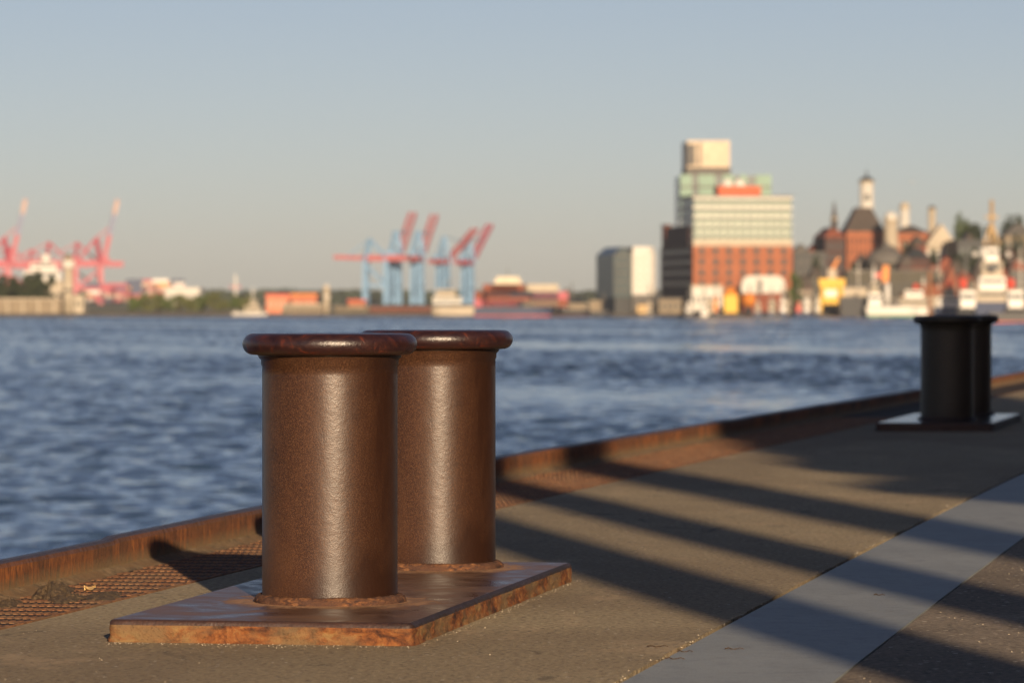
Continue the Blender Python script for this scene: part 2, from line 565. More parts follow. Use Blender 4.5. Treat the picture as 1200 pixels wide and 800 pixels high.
# ------------------------------------------------------------------ grating between the edge beam and the asphalt
gr = thing('steel_grating', 'rusty steel grating set into the quay beside the edge beam', 'grating', (0, 0, 0))
ribbon(lambda y: kerb_off(y) + 0.004, lambda y: GRATE - 0.012, -0.0045).build('grating_bed', M_GRATE_BED, gr)
fr = MB()
ys_g = [y for y in YS if 6 <= y <= 60]
for a_, b_ in ((GRATE - 0.012, GRATE - 0.001),):
    vv = []
    for y in ys_g:
        vv += [(Q(y) + a_, y, -0.02), (Q(y) + a_, y, 0.003), (Q(y) + b_, y, 0.003), (Q(y) + b_, y, -0.02)]
    fr.add(vv, [(4 * i + k, 4 * i + k + 1, 4 * i + k + 5, 4 * i + k + 4) for i in range(len(ys_g) - 1) for k in range(3)])
fr.build('grating_frame', M_GRATE, gr)
mesh_b = MB()
y, row = 9.0, 0
while y < 34:                                            # short raised treads, staggered row by row
    xa, xb = kerb_off(y) + 0.045, GRATE - 0.014
    pitch, gap, w = 0.024, 0.0075, 0.095
    k = 0
    while True:
        x0 = xa + pitch * (k - (0.5 if row % 2 else 0.0))
        x1 = x0 + pitch - gap
        k += 1
        if x0 < xa:
            continue
        if x1 > xb:
            break
        vv = []
        for z_, e in ((-0.0048, 0.0), (-0.0022, 0.002)):
            for (px_, yo) in ((x0 + e, e), (x1 - e, e), (x1 - e, w - e), (x0 + e, w - e)):
                yy = y + yo - 0.185 * (px_ - xa)
                vv.append((Q(yy) + px_, yy, z_))
        mesh_b.add(vv, [(4, 5, 6, 7), (0, 1, 5, 4), (1, 2, 6, 5), (2, 3, 7, 6), (3, 0, 4, 7)])
    y += 0.165
    row += 1
mesh_b.build('grating_bars', M_GRATE, gr)
M_SILT = rust_mat('pale_silt', [(0.07, 0.05, 0.03), (0.13, 0.095, 0.055), (0.21, 0.145, 0.08), (0.27, 0.19, 0.11), (0.18, 0.11, 0.055)], (1, 1, 1), 30)
sl = MB()
ys_s = [y for y in YS if y < 8] + list(np.arange(8, 34, 0.08)) + [y for y in YS if y >= 34]
vv = []
for y in ys_s:
    q1 = mnoise.noise(Vector((y * 1.7, 31.0, 0))) + 0.5 * mnoise.noise(Vector((y * 6.1, 33.0, 0)))
    x0 = Q(y) + kerb_off(y)
    vv += [(x0 - 0.004, y, 0.017 + 0.006 * q1), (x0 + 0.02, y, 0.006 + 0.004 * q1), (x0 + 0.045 + 0.03 * q1, y, -0.0015), (x0 + 0.065 + 0.035 * q1, y, -0.008)]
sl.add(vv, [(4 * i + k, 4 * i + k + 1, 4 * i + k + 5, 4 * i + k + 4) for i in range(len(ys_s) - 1) for k in range(3)])
tag(sl.build('silt', M_SILT, smooth=True), kind='stuff')

# ------------------------------------------------------------------ double bollards
PLATE_L, PLATE_W, PLATE_H, PLATE_ROT = 2.69, 0.83, 0.06, R(9.8)


def plate_mesh():
    """local frame: origin at the front right corner, x to the left is negative, y along the quay"""
    step, r = 0.012, 0.02
    cor = [(-PLATE_W + r, r, 180), (-r, r, 270), (-r, PLATE_L - r, 0), (-PLATE_W + r, PLATE_L - r, 90)]
    pts = []
    for i, (cx, cy, a0) in enumerate(cor):
        for k in range(5):
            a = R(a0 + 22.5 * k)
            pts.append((cx + r * math.cos(a), cy + r * math.sin(a), math.cos(a), math.sin(a)))
        nx = cor[(i + 1) % 4]
        p0 = (cx + r * math.cos(R(a0 + 90)), cy + r * math.sin(R(a0 + 90)))
        p1 = (nx[0] + r * math.cos(R(nx[2])), nx[1] + r * math.sin(R(nx[2])))
        L = math.dist(p0, p1)
        nn = int(L / step)
        for k in range(1, nn):
            t = k / nn
            pts.append((p0[0] + (p1[0] - p0[0]) * t, p0[1] + (p1[1] - p0[1]) * t, math.cos(R(a0 + 90)), math.sin(R(a0 + 90))))
    lev = [(-0.004, 0.0, 1.0), (0.006, 0.002, 1.0), (0.016, 0.003, 1.0), (0.026, 0.002, 1.0), (0.036, 0.0, 0.8), (0.046, 0.0, 0.5), (0.053, 0.002, 0.25), (0.058, 0.006, 0.1), (0.060, 0.012, 0.0), (0.060, 0.016, 0.0)]
    me = MB()
    vv = []
    for z, ins, amp in lev:
        for x, y, nx, ny in pts:
            k = 0.009 * mnoise.noise(Vector((x * 22, y * 22, z * 60))) + 0.0035 * mnoise.noise(Vector((x * 60, y * 60, z * 130)))
            q = -ins + k * amp + (0.002 if z < 0.03 else 0)
            vv.append((x + nx * q, y + ny * q, z + 0.0012 * amp * mnoise.noise(Vector((x * 9, y * 9, 4)))))
    n = len(pts)
    fs = []
    mi = []
    for k in range(len(lev) - 1):
        for i in range(n):
            j = (i + 1) % n
            fs.append((k * n + i, k * n + j, (k + 1) * n + j, (k + 1) * n + i))
            mi.append(1 if k < 5 else 2 if k < 8 else 0)
    fs.append(tuple((len(lev) - 1) * n + i for i in range(n)))
    mi.append(0)
    me.v, me.f, me.m = vv, fs, mi
    mm = me.mesh('base_plate')
    for p in mm.polygons:
        p.use_smooth = len(p.vertices) == 4
    return mm


POST_R, RIM_R, TOP = 0.1915, 0.247, 0.8165


def post_profile():
    p = [(POST_R, 0.058), (POST_R, 0.08)]
    for z in np.linspace(0.1, 0.70, 13):
        p.append((POST_R, float(z)))
    p += [(POST_R, 0.725), (POST_R + 0.003, 0.728), (POST_R + 0.003, 0.742), (POST_R + 0.010, 0.749), (POST_R + 0.014, 0.762), (POST_R - 0.05, 0.764)]
    return p


def rim_profile():
    cz, rr = 0.7865, 0.030
    p = [(POST_R + 0.004, 0.7535), (POST_R + 0.02, 0.7565)]
    for k in range(0, 19):
        a = R(-90 + 10 * k)
        p.append((RIM_R - rr + rr * math.cos(a), cz + rr * math.sin(a)))
    p += [(RIM_R - 0.06, 0.8165), (0.10, 0.8165), (0.02, 0.8165)]
    return p


def weld_mesh(seed):
    me = MB()
    n, prof = 160, 9
    vv = []
    for k in range(prof):
        t = k / (prof - 1)
        for i in range(n):
            a = 2 * math.pi * i / n
            q = mnoise.noise(Vector((math.cos(a) * 4 + seed, math.sin(a) * 4, 0.5))) * 0.4 + mnoise.noise(Vector((math.cos(a) * 14 + seed, math.sin(a) * 14, t * 2))) * 0.35
            r = POST_R + 0.002 + (0.022 + 0.007 * q) * math.cos(t * math.pi / 2) ** 0.8 + 0.003 * mnoise.noise(Vector((math.cos(a) * 40, math.sin(a) * 40, t * 4)))
            z = 0.0605 + (0.021 + 0.006 * q) * math.sin(t * math.pi / 2)
            vv.append((r * math.cos(a), r * math.sin(a), z if k else 0.0595))
    fs = [(k * n + i, k * n + (i + 1) % n, (k + 1) * n + (i + 1) % n, (k + 1) * n + i) for k in range(prof - 1) for i in range(n)]
    me.add(vv, fs)
    return me.mesh('weld', True)


me_plate = plate_mesh()
me_post = MB().lathe(post_profile(), 128).mesh('post', True)
me_rim = MB().lathe(rim_profile(), 128).mesh('rim', True)
me_weld = [weld_mesh(1.0), weld_mesh(9.0)]


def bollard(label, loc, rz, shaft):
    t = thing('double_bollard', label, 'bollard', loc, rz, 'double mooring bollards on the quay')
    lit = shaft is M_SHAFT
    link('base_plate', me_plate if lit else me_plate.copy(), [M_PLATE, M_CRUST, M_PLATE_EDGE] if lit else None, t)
    if not lit:  # far bollard swaps in the darker materials with shade painted in
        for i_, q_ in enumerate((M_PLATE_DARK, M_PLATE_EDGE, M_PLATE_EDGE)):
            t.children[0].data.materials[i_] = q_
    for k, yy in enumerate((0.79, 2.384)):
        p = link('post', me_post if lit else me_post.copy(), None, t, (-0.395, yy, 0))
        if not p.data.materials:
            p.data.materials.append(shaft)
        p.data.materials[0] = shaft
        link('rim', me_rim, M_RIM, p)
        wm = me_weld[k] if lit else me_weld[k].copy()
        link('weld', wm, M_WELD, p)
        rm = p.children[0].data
        if not lit:  # weld and rim darkened for the shade as well
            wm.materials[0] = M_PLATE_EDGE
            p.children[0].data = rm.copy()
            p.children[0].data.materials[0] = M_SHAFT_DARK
    return t


def place_for(px, y, rot):
    """corner position that puts the front post's axis on the given ground point"""
    x = PX(px, y)
    c, s = math.cos(-rot), math.sin(-rot)
    ox, oy = -0.395, 0.79
    return (x - (ox * c - oy * s), y - (ox * s + oy * c), 0)


B1 = place_for(386.5, 12.07, PLATE_ROT)
bollard('brown double bollard in the sunshine, two rusty posts on one plate close to the camera', B1, -PLATE_ROT, M_SHAFT)
B2 = place_for(1110, 30.9, R(11.0))
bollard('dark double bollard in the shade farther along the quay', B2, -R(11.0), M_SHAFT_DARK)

# ------------------------------------------------------------------ small things on the quay
def gpt(px, py, z=0.0):
    y = (EYE - z) * F_PX / (py - 356)
    return PX(px, y), y


M_DIRT = rust_mat('dry_dirt_clod', [(0.03, 0.02, 0.012), (0.07, 0.045, 0.025), (0.11, 0.075, 0.042), (0.17, 0.12, 0.07), (0.10, 0.07, 0.04)], (1, 1, 1), 40)
M_LEAF = paint('dry_yellow_leaf', (0.62, 0.42, 0.17), 0.7, 0.3, 40)
M_TWIG = paint('dry_twig_bark', (0.05, 0.032, 0.02), 0.85, 0.4, 60)
M_GRIT = paint('pale_grit', (0.42, 0.36, 0.27), 0.9, 0.5, 30)


def clod(px, py, rx, ry, h, label, seed):
    x, y = gpt(px, py)
    me = MB()
    nr, ns = 9, 40
    vv = [(0, 0, h)]
    for k in range(1, nr + 1):
        t = k / nr
        for i in range(ns):
            a = 2 * math.pi * i / ns
            q = 1 + 0.35 * mnoise.noise(Vector((math.cos(a) * 2 + seed, math.sin(a) * 2, 0)))
            zz = h * (1 - t * t) * (1 + 0.7 * mnoise.noise(Vector((math.cos(a) * t * 4 + seed, math.sin(a) * t * 4, 3)))) + h * 0.35 * mnoise.noise(Vector((math.cos(a) * t * 13, math.sin(a) * t * 13, seed)))
            vv.append((rx * t * q * math.cos(a), ry * t * q * math.sin(a), max(zz, 0.0) - (0.012 if t == 1 else 0.004)))
    fs = [(0, 1 + i, 1 + (i + 1) % ns) for i in range(ns)]
    fs += [(1 + (k - 1) * ns + i, 1 + k * ns + i, 1 + k * ns + (i + 1) % ns, 1 + (k - 1) * ns + (i + 1) % ns) for k in range(1, nr) for i in range(ns)]
    me.add(vv, fs)
    o = me.build('dirt_clod', M_DIRT, None, (x, y, 0), smooth=False)
    return tag(o, label, 'dirt', 'clods of dirt on the grating')


clod(62, 694, 0.060, 0.30, 0.030, 'high dark clod of dry dirt lying on the grating beside the leaf', 1.0)
clod(78, 700, 0.055, 0.20, 0.012, 'flat smear of dirt on the grating next to the high clod', 4.0)
clod(122, 697, 0.055, 0.22, 0.010, 'thin patch of dirt on the grating beyond the yellow leaf', 7.0)
clod(8, 706, 0.040, 0.18, 0.012, 'small patch of dirt on the grating at the picture\'s left edge', 11.0)

# leaf
x, y = gpt(105, 690.5)
lf = MB()
prof = [(-1, 0.0), (-0.6, 0.42), (0, 0.6), (0.5, 0.4), (1, 0.0)]
vv = []
for t, w in prof:
    vv += [(t * 0.017, w * 0.06, 0.004 + 0.008 * t * t + 0.004), (t * 0.017, 0, 0.004 * (1 + t) + 0.001), (t * 0.017, -w * 0.06, 0.004 + 0.008 * t * t)]
lf.add(vv, [(3 * i + k, 3 * i + k + 1, 3 * i + k + 4, 3 * i + k + 3) for i in range(4) for k in range(2)])
ob = lf.build('leaf', M_LEAF, None, (x, y, -0.002), R(8))
sol = ob.modifiers.new('thickness', 'SOLIDIFY')
sol.thickness = 0.0012
tag(ob, 'dry yellow leaf lying on the grating', 'leaf')


def twig(px, py, ln, rz, label):
    x, y = gpt(px, py)
    t = MB()
    seg = 5
    p = [Vector(((k / seg - 0.5) * ln, 0.002 * math.sin(k * 1.7) * 3, 0.003 + 0.002 * math.sin(k * 2.1))) for k in range(seg + 1)]
    for k in range(seg):
        t.bar(p[k], p[k + 1], 0.0035 - 0.0004 * k, None, 0, 6)
    o = t.build('twig', M_TWIG, None, (x, y, 0), rz)
    return tag(o, label, 'twig', 'twigs on the paving')


twig(771, 758, 0.058, R(12), 'dark dry twig lying on the brown asphalt beside the seam')
twig(791, 772.5, 0.05, R(-6), 'short twig lying where the asphalt meets the smooth grey strip')
twig(861, 761, 0.05, R(5), 'brown twig on the smooth grey strip nearest the camera')
twig(1031, 697.5, 0.034, R(-4), 'tiny twig on the smooth grey strip between two shadow bands')
twig(803, 764, 0.045, R(15), 'thin pale twig on the smooth grey strip close to its seam')

# loose grit: uncountable crumbs on the paving, thickest along the seam and the plate
random.seed(21)
gt = MB()


def crumb(x, y, s):
    h = s * random.uniform(0.5, 0.9)
    a0 = random.uniform(0, 6.28)
    v_ = [(x + s * math.cos(a0 + k * 1.2566) * random.uniform(0.7, 1.1), y + s * math.sin(a0 + k * 1.2566) * random.uniform(0.7, 1.2), 0.0) for k in range(5)]
    v_ += [(x + random.uniform(-.3, .3) * s, y + random.uniform(-.3, .3) * s, h)]
    gt.add(v_, [(k, (k + 1) % 5, 5) for k in range(5)])


for _ in range(600):
    y = random.uniform(9.5, 24)
    crumb(Q(y) + random.uniform(GRATE + 0.02, SEAM - 0.02), y, random.choice([0.001, 0.0012, 0.0015, 0.002, 0.003]))
for _ in range(260):
    y = random.uniform(9.5, 24)
    crumb(Q(y) + SEAM - abs(random.gauss(0, 0.02)) - 0.004, y, random.choice([0.0015, 0.002, 0.003, 0.004]))
for _ in range(600):
    y = random.uniform(9.5, 20)
    crumb(Q(y) + random.uniform(STRIP + 0.01, STRIP + 1.0), y, random.choice([0.0015, 0.002, 0.003]))
c_, s_ = math.cos(-PLATE_ROT), math.sin(-PLATE_ROT)
for _ in range(260):
    if random.random() < 0.6:
        lx, ly = random.uniform(-PLATE_W, 0), -abs(random.gauss(0, 0.05)) - 0.012
    else:
        lx, ly = abs(random.gauss(0, 0.012)) + 0.012, random.uniform(0, PLATE_L)
    crumb(B1[0] + lx * c_ - ly * s_, B1[1] + lx * s_ + ly * c_, random.choice([0.0012, 0.002, 0.0025]))
tag(gt.build('grit', M_GRIT), kind='stuff')
# ------------------------------------------------------------------ river
rng = np.random.default_rng(5)
rows = [4.0, 20.0, 40.0, 55.0]
y = 60.0
while y < 1560:
    rows.append(y)
    y += min(0.0026 * y, 1.15)
rows += [1700, 2200, 3000, 4500, 7000, 9000]
rows = np.array(rows)
th = np.concatenate([np.linspace(-0.62, -0.19, 14), np.linspace(-0.17, 0.17, 400), np.linspace(0.19, 0.62, 14)])
YY, TT = np.meshgrid(rows, th, indexing='ij')
XX = YY * TT
ZZ = np.full_like(XX, WATER)
calmer = np.interp(YY, [70, 95, 150, 260, 600, 1500], [0.38, 0.5, 0.9, 1.25, 1.8, 2.3])
dx = YY * 0.0011
dy = np.clip(0.0027 * YY, 0.15, 1.2)
waves = []
for _ in range(120):
    lam = math.exp(rng.uniform(math.log(0.4), math.log(3.0)))
    ang = R(250) + rng.normal(0, 0.65)               # wind blows roughly towards the camera
    k = 2 * math.pi / lam
    amp = WAVE * lam ** 1.0 * 0.0105
    waves.append((k * math.cos(ang), k * math.sin(ang), amp, rng.uniform(0, 6.283), lam))
# gusts: patches of rougher and calmer water
gust = 0.75 + 0.35 * np.sin(XX * 0.031 + 1.3 + 0.8 * np.sin(YY * 0.013)) * np.sin(YY * 0.024 + 0.9 * np.sin(XX * 0.02)) + 0.2 * np.sin(XX * 0.11 + YY * 0.05)
DXX = np.zeros_like(XX)
DYY = np.zeros_like(XX)
for kx, ky, amp, ph, lam in waves:
    fade = np.clip((lam / (2.0 * dy) - 0.5), 0, 1)
    arg = kx * XX + ky * YY + ph
    a = amp * fade * gust * calmer
    ZZ += a * np.cos(arg)
    kk = math.hypot(kx, ky)
    DXX += -a * 0.8 * kx / kk * np.sin(arg)
    DYY += -a * 0.8 * ky / kk * np.sin(arg)
calm = (YY > 1480) | (YY < 58)
ZZ[calm] = WATER
DXX[calm] = 0
DYY[calm] = 0
XX = XX + DXX
YY = YY + DYY
nr, nc = XX.shape
me = bpy.data.meshes.new('water')
co = np.stack([XX, YY, ZZ], -1).reshape(-1, 3)
idx = np.arange(nr * nc).reshape(nr, nc)
quads = np.stack([idx[:-1, :-1], idx[:-1, 1:], idx[1:, 1:], idx[1:, :-1]], -1).reshape(-1, 4)
me.vertices.add(len(co))
me.vertices.foreach_set('co', co.astype(np.float32).ravel())
me.loops.add(quads.size)
me.loops.foreach_set('vertex_index', quads.astype(np.int32).ravel())
me.polygons.add(len(quads))
me.polygons.foreach_set('loop_start', np.arange(0, quads.size, 4, dtype=np.int32))
me.polygons.foreach_set('use_smooth', np.ones(len(quads), dtype=bool))
me.update(calc_edges=True)
me.validate()

m = NT('river_water')
def ripple(scale, stretch, k):
    nd = m.n('ShaderNodeTexNoise')
    m.l(m.vec(stretch), nd.inputs['Vector'])
    nd.inputs['Scale'].default_value = scale
    nd.inputs['Detail'].default_value = 3
    v = m.n('ShaderNodeVectorMath', operation='SUBTRACT')
    m.l(nd.outputs['Color'], v.inputs[0])
    v.inputs[1].default_value = (0.5, 0.5, 0.5)
    w_ = m.n('ShaderNodeVectorMath', operation='MULTIPLY')
    m.l(v.outputs[0], w_.inputs[0])
    w_.inputs[1].default_value = (k, k, 0)
    return w_.outputs[0]


geo = m.n('ShaderNodeNewGeometry')
nrm = geo.outputs['Normal']
for args in ((2.6, (1, 0.8, 1), 0.30), (0.8, (1, 0.7, 1), 0.18)):        # small wind ripples the mesh is too coarse for
    ad = m.n('ShaderNodeVectorMath', operation='ADD')
    m.l(nrm, ad.inputs[0])
    m.l(ripple(*args), ad.inputs[1])
    nrm = ad.outputs[0]
nn_ = m.n('ShaderNodeVectorMath', operation='NORMALIZE')
m.l(nrm, nn_.inputs[0])
M_WATER = m.pbr(WATER_COL, 0.10, normal=nn_.outputs[0], spec=0.5, IOR=1.333)
tag(link('water', me, M_WATER), kind='structure')
# ------------------------------------------------------------------ far shore
ZB = -2.4                                    # height of the far quays above the paving here
SHORE = 1500.0


def bank(x, y):
    """height of the far bank: flat quays, rising to a hill behind the buildings on the right"""
    t = min(1, max(0, (y - 1560) / 260))
    t = t * t * (3 - 2 * t)
    hx = min(1, max(0, (x - 80) / 60))
    return ZB + 15 * t * hx + 3.0 * min(1, max(0, (y - 1800) / 900))


M_QUAY = paint('dark_wet_quay_stone', (0.05, 0.045, 0.04), 0.85, 0.35, 0.06)
M_LAND = paint('far_land_ground', (0.12, 0.115, 0.07), 0.95, 0.35, 0.02)
m_ = MB()
xs = list(np.linspace(-1500, 1500, 101))
ysl = [SHORE, 1500.5, 1530, 1560, 1600, 1650, 1700, 1760, 1820, 2000, 2600, 3600, 5000, 8500]
vv = []
for j, y in enumerate(ysl):
    for x in xs:
        wob = 6 * mnoise.noise(Vector((x * 0.006, 3, 0))) if j < 3 else 0
        vv.append((x, y + wob, WATER - 1.2 if j == 0 else bank(x, y)))
nx = len(xs)
m_.add(vv, [(j * nx + i, j * nx + i + 1, (j + 1) * nx + i + 1, (j + 1) * nx + i) for j in range(len(ysl) - 1) for i in range(nx - 1)])
for q in range(nx - 1):
    m_.m[q] = 1
tag(m_.build('land', [M_LAND, M_QUAY]), kind='structure')

# finishes
W_WHITE = paint('white_render', (0.48, 0.465, 0.425), 0.55, 0.08)
W_CREAM = paint('cream_render', (0.36, 0.31, 0.235), 0.6, 0.12)
W_BEIGE = paint('beige_stone', (0.19, 0.15, 0.10), 0.7, 0.15)
W_BRICK = paint('red_brick', (0.19, 0.056, 0.030), 0.8, 0.2)
W_BRICK2 = paint('orange_red_brick', (0.27, 0.092, 0.042), 0.8, 0.2)
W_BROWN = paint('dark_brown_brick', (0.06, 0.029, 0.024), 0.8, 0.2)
W_DARK = paint('dark_slate_cladding', (0.028, 0.031, 0.034), 0.6, 0.2)
W_GREY = paint('grey_stone', (0.10, 0.094, 0.086), 0.7, 0.2)
W_SLATE = paint('brown_slate_roof', (0.055, 0.042, 0.034), 0.7, 0.2)
W_OLIVE = paint('mossy_stone', (0.075, 0.068, 0.05), 0.8, 0.2)
W_MINT = paint('mint_green_panel', (0.145, 0.245, 0.19), 0.5, 0.12)
W_GLASS = paint('pale_green_glass_front', (0.30, 0.345, 0.29), 0.3, 0.1)
W_PANE = paint('dark_window_glass', (0.03, 0.045, 0.05), 0.2, 0.3)
W_PANEG = paint('green_window_glass', (0.10, 0.145, 0.125), 0.2, 0.2)
W_BLUEG = paint('blue_grey_glass', (0.16, 0.21, 0.25), 0.3, 0.2)
W_TEAL = paint('teal_dark_glass', (0.03, 0.05, 0.055), 0.3, 0.3)
P_RED = paint('red_paint', (0.50, 0.055, 0.03), 0.5, 0.1)
P_ORANGE = paint('orange_paint', (0.60, 0.20, 0.02), 0.5, 0.1)
P_YELLOW = paint('yellow_paint', (0.58, 0.34, 0.015), 0.5, 0.1)
P_WHITE = paint('white_paint', (0.58, 0.565, 0.53), 0.35, 0.06)
P_NAVY = paint('navy_paint', (0.035, 0.05, 0.10), 0.5, 0.15)
P_GREEN = paint('green_paint', (0.03, 0.20, 0.06), 0.5, 0.15)
P_BLACK = paint('black_paint', (0.02, 0.022, 0.026), 0.5, 0.2)
P_BLUE = paint('light_blue_paint', (0.15, 0.27, 0.42), 0.5, 0.1)
P_CRANE_RED = paint('crane_red_paint', (0.33, 0.05, 0.075), 0.5, 0.1)
P_CRANE_PINK = paint('boom_red_paint', (0.34, 0.085, 0.09), 0.5, 0.1)
P_RUSTY = paint('rust_brown_timber', (0.20, 0.09, 0.045), 0.8, 0.2)
P_GOLD = paint('ochre_mast_paint', (0.30, 0.20, 0.085), 0.5, 0.15)


def windows(t, w, h, cols, rows, mat, fw=0.55, fh=0.55, z0=0.0, x0=0.0, side=None, name='window'):
    """one mesh per opening, standing 0.1 m proud of the wall; side='left' puts them on the local x = 0 face"""
    cw, rh = w / cols, h / rows
    b = MB()
    if side is None:
        b.box(-cw * fw / 2, cw * fw / 2, -0.12, 0.05, 0, rh * fh)
    else:
        b.box(-0.12, 0.05, -cw * fw / 2, cw * fw / 2, 0, rh * fh)
    me = b.mesh(name)
    for i in range(cols):
        for k in range(rows):
            u = x0 + cw * (i + 0.5)
            z = z0 + rh * (k + 0.5 - fh / 2)
            link(name, me, mat, t, (u, 0, z) if side is None else (0, u, z))


def block(name, label, cat, p0, p1, pt, y, depth, wall, rz=0.0, zb=None, win=None, roof=None, roofh=2.0, roofm=None, group=None, sidewall=None):
    """a building: origin at its front left corner, front facing the river"""
    k = y / F_PX
    zb = bank(PX((p0 + p1) / 2, y), y) if zb is None else zb
    w = (p1 - p0) * k / math.cos(rz)
    h = PZ(pt, y) - zb
    t = thing(name, label, cat, (PX(p0, y), y, zb), rz, group)
    hw = h - (roofh if roof in ('gable', 'hip', 'mansard') else 0)
    b = MB().box(0, w, 0, depth, -1.5, hw)
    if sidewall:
        b.m[-1] = 1  # left face gets a darker wall colour, painting its shadow side
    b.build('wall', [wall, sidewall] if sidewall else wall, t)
    roofm = roofm or W_SLATE
    if roof == 'gable':
        MB().extrude_xz([(-0.4, hw), (w / 2, h), (w + 0.4, hw)], -0.4, depth + 0.4).build('roof', roofm, t)
    elif roof in ('hip', 'mansard'):
        q = 0.42 if roof == 'hip' else 0.3
        iy, ix = min(depth, w) * q, min(depth, w) * q
        MB().prism([(-0.4, -0.4), (w + 0.4, -0.4), (w + 0.4, depth + 0.4), (-0.4, depth + 0.4)], hw, h, 0,
                   [(ix, iy), (w - ix, iy), (w - ix, depth - iy), (ix, depth - iy)]).build('roof', roofm, t)
    else:
        MB().box(-0.3, w + 0.3, -0.3, depth + 0.3, hw, hw + 0.6).build('roof', roofm, t)
    if win:
        cols, rows, mat = win[:3]
        windows(t, w * 0.94, hw * 0.86, cols, rows, mat, *(win[3:5] if len(win) > 3 else (0.55, 0.55)), z0=hw * 0.08, x0=w * 0.03)
    return t, w, h


# ---- brick and glass office block with a tower behind
RZ = R(9)
Y0 = 1560
k0 = Y0 / F_PX
zb = bank(PX(850, Y0), Y0)
w = 118 * k0 / math.cos(RZ)
t = thing('office_building', 'broad brick building with a pale green glass upper half and red brick below', 'building', (PX(812, Y0), Y0, zb), RZ)
zt, zg, zp = PZ(232, Y0) - zb, PZ(288, Y0) - zb, PZ(338, Y0) - zb
DEP = 62
b = MB().box(0, w, 0, DEP, zp, zg)
b.m[-1] = 1  # left face in darker brick, its shade put into the colour
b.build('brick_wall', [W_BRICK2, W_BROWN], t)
b = MB().box(0.3, w - 0.3, 0.3, DEP - 0.3, -1, zp)
b.m[-1] = 1  # same painted shade on the left face of the ground floor
b.build('ground_floor_wall', [W_BEIGE, W_BROWN], t)
b = MB().box(0.4, w - 0.4, 0.4, 24, zg, zt)
b.build('glass_storeys', W_GLASS, t)
nb = 5
for i in range(nb + 1):
    z = zg + (zt - zg) * i / nb
    hh = 2.2 if i == 0 else 0.9
    MB().box(0, w, -0.05, 24.4, z - (0 if i == 0 else 0.45), z - (0 if i == 0 else 0.45) + hh).build('floor_band', W_CREAM if i == 0 else W_WHITE, t)
windows(t, w, zt - zg - 2, 13, 5, W_PANEG, 0.8, 0.42, z0=zg + 2, name='glass_panel')
windows(t, w * 0.96, zg - zp, 7, 4, W_PANE, 0.36, 0.62, z0=zp, x0=w * 0.02)
windows(t, 58, zg - zp, 8, 4, W_PANE, 0.4, 0.45, z0=zp, x0=2, side='left')
MB().box(-0.3, w + 0.3, -0.3, 24.6, zt + 0.46, zt + 1.0).build('roof', W_GREY, t)
# upper dark wing at the left rear, bluish glass stair
b = MB().box(-0.4, 6, 6, 50, zg + 0.05, PZ(264, Y0) - zb)
b.build('rear_wing', W_BROWN, t)

# red roof pavilion on top with two pale domes
pz_ = zt + zb + 1.0
t = thing('roof_pavilion', 'low orange red pavilion with two pale domes on the glass building', 'pavilion', (PX(842, Y0 + 6), Y0 + 8, pz_), RZ)
MB().box(0, 16, 0, 8, 0, 3.2).build('wall', paint('orange_red_wall', (0.42, 0.075, 0.02), 0.6), t)
MB().box(-0.4, 16.4, -0.4, 8.4, 3.2, 3.6).build('roof', paint('orange_red_sheet', (0.45, 0.10, 0.03), 0.5), t)
for xx in (4.0, 8.6):
    MB().lathe([(2.1 * math.cos(a), 3.6 + 2.6 * math.sin(a)) for a in np.linspace(0, 1.45, 7)], 20, xx, 3).build('dome', P_WHITE, t, smooth=True)

# mint and glass tower behind
YT = 1640
kt = YT / F_PX
zb = bank(PX(850, YT), YT)
t = thing('glass_tower', 'tall tower with mint green panels and a cream box on top', 'tower', (PX(797, YT), YT, zb), R(2))
wt_ = 107 * kt
ht = PZ(206, YT) - zb
b = MB().box(0, wt_, 0, 26, -1, ht)
b.m[-1] = 1
b.build('wall', [W_TEAL, W_BLUEG], t)
for i, (a0, a1) in enumerate([(0.0, 0.13), (0.20, 0.38), (0.47, 0.59), (0.66, 0.73), (0.83, 1.0)]):
    MB().box(a0 * wt_, a1 * wt_, -0.5, 0.2, ht * 0.50, ht + 0.4).build('mint_panel', W_MINT, t)
MB().box(-0.2, wt_ * 0.14, -1.0, -0.62, ht * 0.35, ht * 0.70).build('glass_strip', W_BLUEG, t)
MB().box(wt_ * 0.07, wt_ * 0.56, 1.5, 26, ht, ht + 3.2).build('neck_storey', W_GREY, t)
b = MB().box(wt_ * 0.08, wt_ * 0.545, 0.5, 28, ht + 3.2, PZ(165, YT) - zb)
b.build('top_box', paint('cream_tower_top', (0.46, 0.37, 0.26), 0.5), t)
MB().box(wt_ * 0.08, wt_ * 0.17, 0.1, 0.6, ht + 4.0, PZ(169, YT) - zb).build('top_panel', W_GREY, t)
MB().box(wt_ * 0.20, wt_ * 0.23, 0.1, 0.6, ht + 4.0, PZ(168, YT) - zb).build('top_panel', W_GREY, t)
for i in range(4):
    z = ht * (0.64 + 0.09 * i)
    MB().box(0, wt_, -0.62, -0.5, z, z + 0.7).build('floor_band', W_GREY, t)

block('apartment_building', 'narrow dark brick block tucked in left of the glass fronted building', 'building', 779, 787, 265, 1640, 6, W_BRICK, R(9), win=(2, 8, W_PANE), sidewall=W_BROWN, roofm=W_BROWN)

